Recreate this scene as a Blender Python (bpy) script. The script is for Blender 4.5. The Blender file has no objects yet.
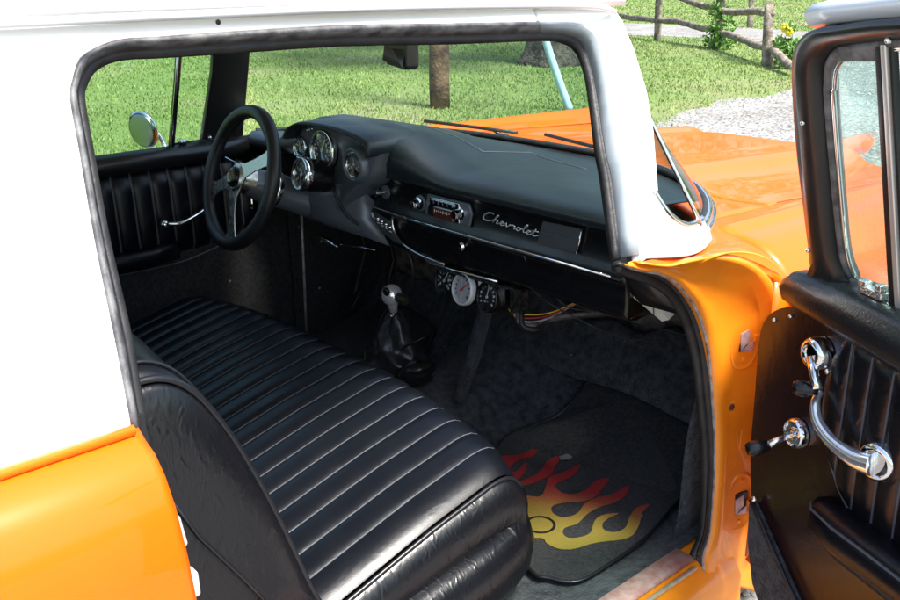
import bpy, math, random
import numpy as np
from mathutils import Vector, Matrix
random.seed(4); rng=np.random.default_rng(7)
C=bpy.context.scene.collection
R=math.radians
# ------------------------------------------------------------------ materials
def nmat(name):
    m=bpy.data.materials.new(name); m.use_nodes=True
    nt=m.node_tree; b=nt.nodes['Principled BSDF']; return m,nt,b
def N(nt,t,**k):
    n=nt.nodes.new(t)
    for a,v in k.items(): setattr(n,a,v)
    return n
def noise(nt,scale,detail=4,rough=.55,obj=True):
    tc=N(nt,'ShaderNodeTexCoord'); n=N(nt,'ShaderNodeTexNoise')
    n.inputs['Scale'].default_value=scale; n.inputs['Detail'].default_value=detail; n.inputs['Roughness'].default_value=rough
    nt.links.new(tc.outputs['Object'],n.inputs['Vector']); return n
def ramp(nt,src,stops):
    r=N(nt,'ShaderNodeValToRGB'); e=r.color_ramp.elements
    while len(e)<len(stops): e.new(.5)
    for q,(p,c) in zip(e,stops): q.position=p; q.color=(*c,1) if len(c)==3 else c
    nt.links.new(src,r.inputs[0]); return r
def mat(name,col,rough=.5,metal=0,coat=0,var=0,vscale=6,bump=0,bscale=200,bdet=3,rvar=0,spec=.5,bdist=.002,col2=None,emit=None,vor=False,sheen=0):
    m,nt,b=nmat(name)
    b.inputs['Base Color'].default_value=(*col,1); b.inputs['Roughness'].default_value=rough
    b.inputs['Metallic'].default_value=metal; b.inputs['Coat Weight'].default_value=coat
    b.inputs['Coat Roughness'].default_value=.04; b.inputs['Specular IOR Level'].default_value=spec
    if sheen: b.inputs['Sheen Weight'].default_value=sheen; b.inputs['Sheen Roughness'].default_value=.4
    if var or col2:
        n=noise(nt,vscale,5)
        c2=col2 or tuple(min(1,x*(1+var)) for x in col); c1=col if col2 else tuple(x*(1-var) for x in col)
        r=ramp(nt,n.outputs[0],[(.36,c1),(.64,c2)]); nt.links.new(r.outputs[0],b.inputs['Base Color'])
    if rvar:
        n=noise(nt,vscale*1.7,4); r=N(nt,'ShaderNodeMapRange')
        r.inputs[1].default_value=.3;r.inputs[2].default_value=.7;r.inputs[3].default_value=max(0,rough-rvar);r.inputs[4].default_value=rough+rvar
        nt.links.new(n.outputs[0],r.inputs[0]); nt.links.new(r.outputs[0],b.inputs['Roughness'])
    if bump:
        if vor:
            tc=N(nt,'ShaderNodeTexCoord'); n=N(nt,'ShaderNodeTexVoronoi'); n.inputs['Scale'].default_value=bscale
            nt.links.new(tc.outputs['Object'],n.inputs['Vector'])
        else: n=noise(nt,bscale,bdet)
        bp=N(nt,'ShaderNodeBump'); bp.inputs['Strength'].default_value=bump; bp.inputs['Distance'].default_value=bdist
        nt.links.new(n.outputs[0],bp.inputs['Height']); nt.links.new(bp.outputs[0],b.inputs['Normal'])
    if emit: b.inputs['Emission Color'].default_value=(*emit[0],1); b.inputs['Emission Strength'].default_value=emit[1]
    return m
def glassmat(name,tint,gloss=.07,haze=0.0,edge=None):
    m,nt,b=nmat(name); nt.nodes.remove(b); o=nt.nodes['Material Output']
    t=N(nt,'ShaderNodeBsdfTransparent'); t.inputs[0].default_value=(*tint,1)
    g=N(nt,'ShaderNodeBsdfGlossy'); g.inputs['Roughness'].default_value=.02
    if edge:   # longer path through tinted glass at grazing angles
        lw=N(nt,'ShaderNodeLayerWeight'); lw.inputs[0].default_value=.5
        er=ramp(nt,lw.outputs['Facing'],[(.55,tint),(.93,edge)]); nt.links.new(er.outputs[0],t.inputs[0])
    f=N(nt,'ShaderNodeLayerWeight'); f.inputs[0].default_value=.5; pw=N(nt,'ShaderNodeMath',operation='POWER'); pw.inputs[1].default_value=4.5; nt.links.new(f.outputs['Facing'],pw.inputs[0])
    ma=N(nt,'ShaderNodeMath',operation='MULTIPLY_ADD'); ma.inputs[1].default_value=.8; ma.inputs[2].default_value=gloss*.6; nt.links.new(pw.outputs[0],ma.inputs[0])
    mx=N(nt,'ShaderNodeMixShader'); nt.links.new(ma.outputs[0],mx.inputs[0]); nt.links.new(t.outputs[0],mx.inputs[1]); nt.links.new(g.outputs[0],mx.inputs[2])
    last=mx
    if haze:
        d=N(nt,'ShaderNodeBsdfDiffuse'); d.inputs[0].default_value=(.8,.85,.85,1)
        m2=N(nt,'ShaderNodeMixShader'); m2.inputs[0].default_value=haze
        nt.links.new(mx.outputs[0],m2.inputs[1]); nt.links.new(d.outputs[0],m2.inputs[2]); last=m2
    nt.links.new(last.outputs[0],o.inputs[0]); return m
ORANGE=mat('orange_paint',(.78,.128,.003),.42,0,.5,spec=.15,var=.03,vscale=3)
ORANGEJ=mat('orange_jamb_paint',(.90,.26,.010),.4,0,.4,var=.10,vscale=9,bump=.25,bscale=14,bdist=.004)
WHITE=mat('white_paint',(.84,.84,.82),.35,0,.8,var=.02,vscale=4)
JAMBW=mat('shaded_white_jamb_paint',(.30,.34,.37),.45,0,.3,var=.08,vscale=14)  # white paint, with the jamb's shade mixed into its colour
RUBBER=mat('black_rubber',(.018,.017,.018),.5,0,0,var=.4,vscale=30,bump=.5,bscale=90,bdist=.002)
WRUBBER=mat('worn_grey_rubber',(.05,.05,.055),.55,0,0,col2=(.17,.17,.175),vscale=38,bump=.7,bscale=120,bdist=.002)
LEATHER=mat('black_vinyl',(.0035,.0045,.0075),.33,0,.0,rvar=.05,vscale=9,bump=.18,bscale=420,vor=True,bdist=.0005,spec=.34)
def add_wrinkle(m,scale=22,strength=.5,dist=.006,stretch=(1,1,1)):
    nt=m.node_tree; b=nt.nodes['Principled BSDF']; tc=N(nt,'ShaderNodeTexCoord'); mp=N(nt,'ShaderNodeMapping'); mp.inputs['Scale'].default_value=stretch
    nz=N(nt,'ShaderNodeTexNoise'); nz.inputs['Scale'].default_value=scale; nz.inputs['Detail'].default_value=5; nz.inputs['Distortion'].default_value=.8
    if hasattr(nz,'noise_type'): nz.noise_type='RIDGED_MULTIFRACTAL'
    bp=N(nt,'ShaderNodeBump'); bp.inputs['Strength'].default_value=strength; bp.inputs['Distance'].default_value=dist
    nt.links.new(tc.outputs['Object'],mp.inputs[0]); nt.links.new(mp.outputs[0],nz.inputs['Vector']); nt.links.new(nz.outputs[0],bp.inputs['Height'])
    old=b.inputs['Normal'].links
    if old: nt.links.new(old[0].from_socket,bp.inputs['Normal'])
    nt.links.new(bp.outputs[0],b.inputs['Normal'])
add_wrinkle(LEATHER,34,.13,.003,(1.6,.8,1))
LEATHERW=mat('wrinkled_black_vinyl',(.0045,.005,.007),.30,0,0,rvar=.05,vscale=9,bump=.2,bscale=420,vor=True,bdist=.0005)
add_wrinkle(LEATHERW,46,.32,.004,(1,1.7,.8))
SEAM=mat('grey_seam_welt',(.075,.085,.105),.5)
PIPE=mat('black_piping',(.008,.009,.012),.33)
PLASTIC=mat('black_gloss_paint',(.006,.006,.007),.26,0,.12,rvar=.05,vscale=9,spec=.4)
SATIN=mat('satin_black_paint',(.012,.012,.013),.34,0,.1,rvar=.06,vscale=12,bump=.1,bscale=60)
PADMAT=mat('dash_pad_vinyl',(.012,.019,.023),.38,0,0,rvar=.08,vscale=5,bump=.4,bscale=420,vor=True,bdist=.0006)
SILVER=mat('charcoal_silver_paint',(.13,.15,.175),.36,.3,.2,rvar=.05)
CHROME=mat('chrome',(.82,.83,.85),.07,1,0)
ALU=mat('brushed_aluminium',(.62,.60,.55),.28,1,0,rvar=.08,vscale=40)
CARPET=mat('black_carpet',(.014,.016,.019),.95,0,0,var=.0,col2=(.058,.063,.072),vscale=45,bump=1,bscale=170,bdist=.007,sheen=.12)
MATC=mat('floor_mat_carpet',(.010,.010,.011),.95,0,0,col2=(.030,.030,.032),vscale=110,bump=.9,bscale=300,bdist=.004,sheen=.08)
INSUL=mat('grey_brown_insulation',(.05,.042,.036),.9,0,0,col2=(.24,.20,.17),vscale=22,bump=.9,bscale=60,bdist=.01)
DPANEL=mat('door_panel_gloss_vinyl',(.017,.006,.006),.3,0,.1,rvar=.05,vscale=10,bump=.3,bscale=30,bdist=.003)  # maroon tint paints in the orange pillar's reflection
WOODP=mat('weathered_pole_wood',(.05,.03,.02),.85,0,0,col2=(.20,.12,.07),vscale=7,bump=.8,bscale=30,bdist=.02)
FENCEW=mat('weathered_grey_rail_wood',(.11,.085,.065),.9,0,0,col2=(.33,.28,.23),vscale=11,bump=.8,bscale=35,bdist=.02)
BARK=mat('tree_bark',(.035,.028,.022),.95,0,0,col2=(.13,.11,.09),vscale=9,bump=1,bscale=22,bdist=.05)
PALEBLUE=mat('pale_blue_plastic',(.42,.62,.72),.45)
GLASS=glassmat('clear_windshield_glass',(.86,.955,.90),gloss=.10,edge=(.30,.58,.46))
TGLASS=glassmat('green_tinted_door_glass',(.78,.93,.90),haze=.10)
GAUGEGLASS=glassmat('gauge_glass',(.96,.96,.96))
DIAL=mat('black_dial',(.01,.01,.011),.5); DIALW=mat('silver_white_dial',(.62,.63,.64),.4,.2)
MARK=mat('white_marking',(.8,.8,.78),.5); REDN=mat('red_needle',(.7,.03,.02),.5)
RADIOD=mat('red_brown_radio_dial',(.09,.02,.014),.3)
GREYPL=mat('grey_mesh_panel',(.045,.055,.06),.5,bump=.8,bscale=500,bdist=.002)
PLATE=mat('worn_pinkish_sill_plate',(.60,.27,.24),.5,.1,0,col2=(.72,.48,.45),vscale=45)
HINGEM=mat('pinkish_primer_metal',(.42,.30,.29),.5,.2,0,col2=(.66,.54,.52),vscale=60)
CREAM=mat('cream_plastic',(.62,.56,.46),.4)
YELLOW=mat('yellow_wire',(.8,.55,.03),.5); REDW=mat('red_wire',(.5,.03,.03),.5)
MIRRORM=mat('mirror_glass',(.75,.8,.8),.03,1)
STRIKER=mat('pale_striker_metal',(.72,.72,.68),.35,.3)
# ------------------------------------------------------------------ mesh helpers
def link(o,parent=None):
    C.objects.link(o)
    if parent is not None: o.parent=parent
    return o
def mk(name,geos,m,parent=None,smooth=False,bevel=0,subd=0,solid=0,segs=2,auto=None):
    if isinstance(geos,tuple): geos=[geos]
    V=[];F=[];MI=[]
    for g in geos:
        o=len(V); V+= [tuple(v) for v in g[0]]; F+=[tuple(i+o for i in f) for f in g[1]]
        MI+= list(g[2]) if len(g)>2 else [0]*len(g[1])
    me=bpy.data.meshes.new(name); me.from_pydata(V,[],F); 
    ms=m if isinstance(m,(list,tuple)) else [m]
    for x in ms: me.materials.append(x)
    if any(MI): me.polygons.foreach_set('material_index',MI)
    me.validate()
    if smooth: me.polygons.foreach_set('use_smooth',[True]*len(me.polygons))
    o=bpy.data.objects.new(name,me); link(o,parent)
    import bmesh
    bm=bmesh.new(); bm.from_mesh(me); bmesh.ops.recalc_face_normals(bm,faces=bm.faces); bm.to_mesh(me); bm.free()
    if solid:
        s=o.modifiers.new('s','SOLIDIFY'); s.thickness=solid; s.offset=0
    if bevel:
        b=o.modifiers.new('b','BEVEL'); b.width=bevel; b.segments=segs; b.limit_method='ANGLE'; b.angle_limit=R(35)
        if not smooth: me.polygons.foreach_set('use_smooth',[True]*len(me.polygons)); 
        w=o.modifiers.new('w','WEIGHTED_NORMAL'); w.keep_sharp=True
    if subd:
        s=o.modifiers.new('d','SUBSURF'); s.levels=subd; s.render_levels=subd
    if smooth and auto:
        try: me.set_sharp_from_angle(angle=R(auto))
        except Exception: pass
    return o
def nv(v):
    v=Vector(v); return v.normalized()
def prism(poly,vec):
    n=len(poly); v=Vector(vec)
    V=[Vector(p) for p in poly]+[Vector(p)+v for p in poly]
    F=[tuple(range(n)),tuple(range(2*n-1,n-1,-1))]+[(i,(i+1)%n,(i+1)%n+n,i+n) for i in range(n)]
    return V,F
def box(c,s,M=None):
    c=Vector(c); V=[]
    for x in(-.5,.5):
        for y in(-.5,.5):
            for z in(-.5,.5):
                p=Vector((x*s[0],y*s[1],z*s[2])); p=M@p if M else p; V.append(c+p)
    return V,[(0,1,3,2),(4,6,7,5),(0,4,5,1),(2,3,7,6),(0,2,6,4),(1,5,7,3)]
def crom(pts,k=6,closed=False):
    P=[Vector(p) for p in pts]; n=len(P); out=[]
    rng_=range(n) if closed else range(n-1)
    for i in rng_:
        if closed: a,b,c,d=P[(i-1)%n],P[i],P[(i+1)%n],P[(i+2)%n]
        else: a,b,c,d=P[max(i-1,0)],P[i],P[i+1],P[min(i+2,n-1)]
        for j in range(k):
            t=j/k; out.append(.5*((2*b)+(c-a)*t+(2*a-5*b+4*c-d)*t*t+(3*b-a-3*c+d)*t**3))
    if not closed: out.append(P[-1])
    return out
def tube(pts,r,n=10,closed=False,flat=None):
    P=[Vector(p) for p in pts]; m=len(P); V=[];F=[]
    rr=r if isinstance(r,(list,tuple)) else [r]*m
    if len(rr)!=m: rr=[float(np.interp(i/(m-1),np.linspace(0,1,len(rr)),rr)) for i in range(m)]
    T=[]
    for i in range(m):
        a=P[(i-1)%m] if closed or i>0 else P[i]; b=P[(i+1)%m] if closed or i<m-1 else P[i]
        T.append((b-a).normalized())
    u=T[0].orthogonal().normalized()
    if flat is not None:
        u=Vector(flat); u=(u-T[0]*u.dot(T[0])).normalized()
    fl=1
    for i in range(m):
        if flat is not None: u=Vector(flat)
        u=(u-T[i]*u.dot(T[i])).normalized(); w=T[i].cross(u)
        for k in range(n):
            a=2*math.pi*k/n; V.append(P[i]+rr[i]*(math.cos(a)*u+math.sin(a)*w))
    for i in range(m if closed else m-1):
        for k in range(n):
            a=i*n+k;b=i*n+(k+1)%n;j=(i+1)%m
            F.append((a,b,j*n+(k+1)%n,j*n+k))
    if not closed: F+=[tuple(range(n-1,-1,-1)),tuple(range((m-1)*n,m*n))]
    return V,F
def lathe(prof,origin,axis,n=24,up=None):
    o=Vector(origin);a=nv(axis);u=a.orthogonal().normalized();w=a.cross(u);V=[];F=[];m=len(prof)
    for r,h in prof:
        for k in range(n):
            t=2*math.pi*k/n; V.append(o+a*h+r*(math.cos(t)*u+math.sin(t)*w))
    for i in range(m-1):
        for k in range(n): F.append((i*n+k,i*n+(k+1)%n,(i+1)*n+(k+1)%n,(i+1)*n+k))
    F+=[tuple(range(n-1,-1,-1)),tuple(range((m-1)*n,m*n))]
    return V,F
def sphere(c,r,n=16,s=(1,1,1)):
    prof=[];V=[];F=[];m=n//2
    for i in range(m+1):
        p=math.pi*i/m
        for k in range(n):
            t=2*math.pi*k/n; V.append((c[0]+r*s[0]*math.sin(p)*math.cos(t),c[1]+r*s[1]*math.sin(p)*math.sin(t),c[2]+r*s[2]*math.cos(p)))
    for i in range(m):
        for k in range(n): F.append((i*n+k,i*n+(k+1)%n,(i+1)*n+(k+1)%n,(i+1)*n+k))
    return V,F
def loft(rings,closed=True,caps=False):
    n=len(rings[0]);V=[];F=[]
    for r in rings: V+= [Vector(p) for p in r]
    for i in range(len(rings)-1):
        for k in range(n if closed else n-1):
            F.append((i*n+k,i*n+(k+1)%n,(i+1)*n+(k+1)%n,(i+1)*n+k))
    if caps: F+=[tuple(range(n-1,-1,-1)),tuple(range(len(V)-n,len(V)))]
    return V,F
def grid(f,us,vs):
    return loft([[f(u,v) for v in vs] for u in us],closed=False)
def strip(A,B): return loft([A,B],closed=False)
def empty(name,loc=(0,0,0)):
    o=bpy.data.objects.new(name,None); o.location=loc; C.objects.link(o); o.empty_display_size=.1; return o
def tag(o,label=None,cat=None,group=None,kind=None):
    if label:o['label']=label
    if cat:o['category']=cat
    if group:o['group']=group
    if kind:o['kind']=kind
    return o
def L(o,t): o['label']=t; return o
def lerp(a,b,t): return a+(b-a)*t
def ss(a,b,x):
    t=min(1,max(0,(x-a)/(b-a))); return t*t*(3-2*t)

def specks(m,scale=16,size=.035,col=(.42,.41,.38),dust=None):
    nt=m.node_tree; b=nt.nodes['Principled BSDF']; tc=N(nt,'ShaderNodeTexCoord'); v=N(nt,'ShaderNodeTexVoronoi'); v.inputs['Scale'].default_value=scale
    nt.links.new(tc.outputs['Object'],v.inputs['Vector'])
    r=ramp(nt,v.outputs['Distance'],[(size,(1,1,1)),(size+.02,(0,0,0))]); r.color_ramp.interpolation='LINEAR'
    old=b.inputs['Base Color'].links[0].from_socket
    src=old
    if dust:
        n=noise(nt,11,8,.8); dr_=ramp(nt,n.outputs[0],[(.50,(0,0,0)),(.75,(1,1,1))]); mu=N(nt,'ShaderNodeMath',operation='MULTIPLY'); mu.inputs[1].default_value=.16; nt.links.new(dr_.outputs[0],mu.inputs[0])
        m1=N(nt,'ShaderNodeMix',data_type='RGBA'); m1.inputs[7].default_value=(*dust,1); nt.links.new(mu.outputs[0],m1.inputs[0]); nt.links.new(old,m1.inputs[6]); src=m1.outputs[2]
    m2=N(nt,'ShaderNodeMix',data_type='RGBA'); m2.inputs[7].default_value=(*col,1); nt.links.new(r.outputs[0],m2.inputs[0]); nt.links.new(src,m2.inputs[6]); nt.links.new(m2.outputs[2],b.inputs['Base Color'])
specks(CARPET,15,.03,(.30,.30,.29),dust=(.10,.105,.11)); specks(MATC,9,.022,(.35,.34,.31),dust=(.055,.055,.055))
UP0=[(0.830,-0.978,1.001),(0.788,-0.967,1.089),(0.740,-0.956,1.189),(0.697,-0.943,1.280),(0.672,-0.936,1.331),(0.663,-0.927,1.351),(0.653,-0.912,1.371),(0.648,-0.885,1.383),(0.645,-0.856,1.388),(0.645,-0.816,1.388),(0.645,-0.737,1.389),(0.645,-0.559,1.389),(0.648,-0.364,1.383),(0.650,-0.175,1.377),(0.653,-0.093,1.372),(0.660,-0.057,1.358),(0.674,-0.047,1.328),(0.700,-0.049,1.272),(0.750,-0.055,1.169),(0.771,-0.073,1.124),(0.824,-0.113,1.013)]
UP1=[(0.801,-0.964,0.985),(0.763,-0.953,1.078),(0.714,-0.943,1.181),(0.669,-0.930,1.274),(0.644,-0.923,1.327),(0.635,-0.915,1.346),(0.627,-0.898,1.364),(0.622,-0.873,1.374),(0.620,-0.846,1.377),(0.620,-0.806,1.377),(0.620,-0.725,1.378),(0.621,-0.543,1.376),(0.625,-0.344,1.368),(0.628,-0.150,1.362),(0.631,-0.085,1.355),(0.638,-0.057,1.341),(0.650,-0.052,1.314),(0.673,-0.058,1.266),(0.720,-0.084,1.169),(0.742,-0.090,1.122),(0.797,-0.126,1.006)]
UP2=[(0.781,-0.953,0.974),(0.747,-0.941,1.070),(0.696,-0.932,1.175),(0.651,-0.920,1.271),(0.626,-0.912,1.324),(0.618,-0.903,1.341),(0.611,-0.888,1.355),(0.607,-0.866,1.364),(0.605,-0.838,1.367),(0.606,-0.801,1.365),(0.607,-0.720,1.364),(0.607,-0.534,1.363),(0.611,-0.333,1.354),(0.614,-0.136,1.348),(0.617,-0.085,1.341),(0.624,-0.062,1.327),(0.637,-0.054,1.300),(0.657,-0.060,1.258),(0.702,-0.089,1.163),(0.722,-0.098,1.120),(0.780,-0.131,0.995)]
LO0=[(0.828,-0.151,1.005),(0.830,-0.117,0.991),(0.831,-0.063,0.974),(0.832,-0.020,0.950),(0.834,0.026,0.908),(0.836,0.059,0.866),(0.839,0.088,0.800),(0.842,0.107,0.715),(0.849,0.128,0.565),(0.856,0.125,0.401),(0.858,0.105,0.344),(0.860,0.117,0.281)]
LO2=[(0.800,-0.147,0.996),(0.801,-0.092,0.970),(0.802,-0.050,0.950),(0.804,-0.001,0.918),(0.805,0.040,0.873),(0.807,0.067,0.827),(0.810,0.089,0.771),(0.813,0.106,0.701),(0.819,0.136,0.550),(0.827,0.140,0.381),(0.829,0.108,0.327),(0.830,0.105,0.284)]
R2=[(0.835,-0.125,1.006),(0.845,-0.061,0.989),(0.858,-0.018,0.991),(0.870,0.038,0.989),(0.885,0.100,0.972),(0.893,0.157,0.939),(0.895,0.207,0.887),(0.895,0.225,0.829),(0.895,0.270,0.530),(0.895,0.297,0.344),(0.895,0.318,0.226),(0.895,0.333,0.146)]
AOUT=[(0.636,0.007,1.407),(0.652,0.035,1.373),(0.676,0.042,1.323),(0.708,0.041,1.257),(0.739,0.026,1.192),(0.776,-0.005,1.114),(0.801,-0.028,1.061),(0.819,-0.046,1.024),(0.828,-0.076,1.004)]
D_frame_out=[(0.132,0.942),(0.169,0.966),(0.180,0.991),(0.246,1.186),(0.288,1.295),(0.309,1.337),(0.325,1.357),(0.347,1.371),(0.372,1.381),(0.408,1.385),(0.532,1.401)]
D_frame_in=[(0.262,1.009),(0.254,1.023),(0.256,1.061),(0.302,1.197),(0.336,1.300),(0.352,1.334),(0.367,1.349),(0.385,1.359),(0.402,1.363),(0.437,1.368),(0.524,1.378)]
D_white_top=[(0.370,1.403),(0.538,1.419),(0.531,1.398),(0.378,1.381)]
D_chrome_in=[(0.265,1.016),(0.257,1.053),(0.306,1.197),(0.345,1.301),(0.362,1.335),(0.380,1.353)]
D_gasket_low=[(0.394,1.362),(0.465,1.368),(0.457,1.351),(0.390,1.345)]
D_divider=[(0.465,1.368),(0.489,1.370),(0.392,0.968),(0.358,0.966)]
D_rail_top=[(0.131,0.949),(0.187,0.984),(0.262,1.009),(0.321,0.990),(0.397,0.974)]
D_rail_bot=[(0.140,0.927),(0.290,0.917),(0.414,0.891)]
D_panel=[(0.068,0.830),(0.073,0.857),(0.094,0.880),(0.176,0.928),(0.290,0.917),(0.413,0.894),(0.481,0.559),(0.344,0.459),(0.108,0.485),(0.076,0.663)]
D_pleat=[(0.297,0.913),(0.413,0.897),(0.468,0.622),(0.406,0.607),(0.327,0.631),(0.270,0.721),(0.256,0.796),(0.269,0.863)]
D_arm=[(0.288,0.595),(0.304,0.618),(0.377,0.643),(0.462,0.652),(0.477,0.575),(0.366,0.575)]
D_crank1=[(0.217,0.874),(0.224,0.836),(0.245,0.803),(0.209,0.784)]
D_crank2=[(0.207,0.704),(0.119,0.630)]
D_pull=[(0.251,0.799),(0.267,0.765),(0.310,0.746),(0.354,0.737),(0.394,0.738)]
D_carpet=[(0.102,0.482),(0.344,0.459)]
MAT=[(0.263,0.453,0.419),(0.369,0.460,0.424),(0.475,0.466,0.428),(0.584,0.466,0.429),(0.633,0.420,0.396),(0.661,0.375,0.364),(0.682,0.248,0.312),(0.715,0.111,0.312),(0.723,-0.021,0.312),(0.718,-0.114,0.312),(0.674,-0.147,0.312),(0.627,-0.156,0.312),(0.453,-0.072,0.312),(0.279,0.062,0.312),(0.193,0.194,0.312),(0.192,0.291,0.312),(0.238,0.342,0.341),(0.253,0.398,0.381)]
FLAME=[(0.253,0.048,0.312),(0.261,0.122,0.312),(0.276,0.139,0.312),(0.289,0.172,0.312),(0.284,0.230,0.312),(0.314,0.179,0.312),(0.302,0.140,0.312),(0.318,0.092,0.312),(0.338,0.093,0.312),(0.323,0.144,0.312),(0.357,0.103,0.312),(0.370,0.061,0.312),(0.381,0.097,0.312),(0.375,0.141,0.312),(0.351,0.193,0.312),(0.361,0.249,0.312),(0.378,0.196,0.312),(0.402,0.151,0.312),(0.405,0.110,0.312),(0.401,0.076,0.312),(0.392,0.048,0.312),(0.408,0.023,0.312),(0.438,0.038,0.312),(0.455,0.057,0.312),(0.435,0.094,0.312),(0.411,0.129,0.312),(0.416,0.167,0.312),(0.418,0.205,0.312),(0.420,0.233,0.312),(0.440,0.193,0.312),(0.444,0.157,0.312),(0.441,0.124,0.312),(0.457,0.106,0.312),(0.485,0.105,0.312),(0.505,0.127,0.312),(0.505,0.165,0.312),(0.495,0.203,0.312),(0.510,0.231,0.312),(0.526,0.193,0.312),(0.540,0.149,0.312),(0.537,0.116,0.312),(0.513,0.081,0.312),(0.501,0.050,0.312),(0.513,0.029,0.312),(0.537,0.023,0.312),(0.554,0.035,0.312),(0.559,0.065,0.312),(0.544,0.108,0.312),(0.546,0.144,0.312),(0.560,0.178,0.312),(0.560,0.217,0.312),(0.563,0.240,0.312),(0.583,0.202,0.312),(0.586,0.160,0.312),(0.576,0.120,0.312),(0.576,0.077,0.312),(0.586,0.035,0.312),(0.579,0.001,0.312),(0.591,-0.018,0.312),(0.610,-0.021,0.312),(0.626,0.002,0.312),(0.628,0.029,0.312),(0.606,0.066,0.312),(0.601,0.097,0.312),(0.620,0.131,0.312),(0.618,0.101,0.312),(0.623,0.074,0.312),(0.641,0.057,0.312),(0.662,0.066,0.312),(0.667,0.097,0.312),(0.648,0.134,0.312),(0.634,0.177,0.312),(0.645,0.210,0.312),(0.654,0.172,0.312),(0.677,0.133,0.312),(0.695,0.087,0.312),(0.688,0.054,0.312),(0.668,0.023,0.312),(0.654,-0.008,0.312),(0.644,-0.042,0.312),(0.623,-0.065,0.312),(0.592,-0.070,0.312),(0.570,-0.064,0.312),(0.528,-0.110,0.312),(0.460,-0.143,0.312)]
# ------------------------------------------------------------------ the car
car=tag(empty('car',(0,0,0)),'orange and white classic two-door car with its passenger door swung open','car')
def sx(z): return float(np.interp(z,[.3,1.0,1.42],[.86,.83,.63]))
# body side above the belt: white, flat tumblehome, hole = door opening
P0=crom([Vector(p) for p in UP0],3); P1=crom([Vector(p) for p in UP1],3); P2=crom([Vector(p) for p in UP2],3)
def S3(y,z,k=0): return Vector((sx(z)+k,y,z))
i_a=13   # split between roof rail and windshield pillar
roof_line=[S3(-2.1,1.395),S3(-2.1,1.0)]+[S3(p.y,p.z) for p in P0[:40]]+[S3(-.175,1.41),S3(-.6,1.425),S3(-1.2,1.42)]
roof_side=prism(roof_line,(-.035,0,0))
# roof skin
def roofp(x,y):
    k=max(0,1-(abs(x)/.66)**2.4); e=ss(0,.22,(.02-y)); 
    return Vector((x,y,1.405+.018*math.sin(max(0,min(1,(y+2.2)/2.3))*math.pi)+.075*k*(.45+.55*e)))
xs=[-.655+1.31*i/24 for i in range(25)]; ys=[-2.2+2.235*i/24 for i in range(25)]
mk('roof',[grid(roofp,xs,ys)],WHITE,car,smooth=True,solid=.02)
mk('roof_side',[roof_side],WHITE,car,bevel=.007,segs=3)
mk('drip_rail',[tube(crom([(.672,-2.1,1.404),(.676,-1.2,1.412),(.672,-.77,1.414),(.67,-.47,1.412),(.668,-.1,1.402),(.655,.005,1.388)],8),.0055,8)],mat('rail_paint',(.62,.64,.66),.4,.2,.3),car,smooth=True)
# near windshield pillar
ao=[Vector(p) for p in AOUT]
pil=[S3(P0[39].y,P0[39].z)]+[S3(p.y,p.z) for p in P0[40:]]+[S3(-.12,.996)]+[S3(ao[i].y,ao[i].z) for i in (8,7,6,5,4,3,2,1)]+[S3(.02,1.40),S3(-.175,1.40)]
pp=mk('windshield_pillar',[prism(pil,(-.02,0,0))],WHITE,car,bevel=.007,segs=3)
# far windshield pillar and roof rail (black inside)
farrail=[(-.64,-2.0,1.385),(-.64,-.3,1.38),(-.645,-.03,1.36)]
mk('roof_side',[tube(farrail,.022,10)],SATIN,car,smooth=True)
mk('windshield_pillar',[loft([[(-.64,-.075,1.385),(-.665,-.07,1.385),(-.665,.035,1.385),(-.64,.045,1.385)],[(-.70,-.07,1.21),(-.725,-.07,1.21),(-.725,.03,1.21),(-.69,.04,1.21)],[(-.775,-.09,1.0),(-.80,-.09,1.0),(-.80,.03,1.0),(-.765,.04,1.0)]],caps=True)],SATIN,car,bevel=.006)
mk('pillar_trim',[tube([(-.655,-.02,1.38),(-.71,-.025,1.21),(-.785,-.035,1.0)],.007,8),tube([(-.65,.02,1.38),(-.705,.018,1.21),(-.775,.01,1.0)],.009,8)],mat('brown_trim',(.10,.035,.025),.35),car,smooth=True)
# jamb band (white paint, greyed for shade) and weatherstrip round the window part of the opening
mk('door_jamb',[strip(P0[39:],P1[39:])],JAMBW,car,smooth=True,solid=.004)
mk('weatherstrip',[strip(P0[:40],P1[:40])],WRUBBER,car,smooth=True,solid=.006)
mk('weatherstrip',[tube(crom([a.lerp(b,.5) for a,b in zip(P1,P2)],2),.008,10)],RUBBER,car,smooth=True)
mk('opening_trim',[strip(P1,P2)],RUBBER,car,smooth=True,solid=.006)
mk('screw',[sphere(S3(-.735,1.403,.001),.0035,10,(.4,1,1))],SATIN,car,smooth=True)
# hinge pillar
Q0=[Vector(p) for p in LO0]; Q2=[Vector(p) for p in LO2]; QR=[Vector(p) for p in R2]
q0=crom(Q0,5); q2=crom(Q2,5); qr=crom(QR,5)
rows=[]
for a,b,o in zip(q0,q2,qr):
    d=(o-a); nrm=Vector((.93,-.37,0))
    rows.append([a.lerp(b,.35)+Vector((-.004,0,0)),a+Vector((.004,0,0)),a.lerp(o,.10)+nrm*.006,a.lerp(o,.22)-nrm*.006,a.lerp(o,.5)-nrm*.010,a.lerp(o,.78)-nrm*.008,a.lerp(o,.90)+nrm*.006,o+nrm*.004,o+d*.05-nrm*.008,o+d.normalized()*.03+Vector((.0,.012,-.012))])
mk('door_pillar',[loft(rows,closed=False)],ORANGEJ,car,smooth=True,solid=.003)
mk('opening_trim',[strip([b.lerp(a,.02) for a,b in zip(q0,q2)],[a+Vector((-.004,0,0)) for a in q0])],RUBBER,car,smooth=True,solid=.004)
mk('weatherstrip',[tube([b+Vector((.004,0,0)) for b in q2],.010,10)],RUBBER,car,smooth=True)
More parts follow.
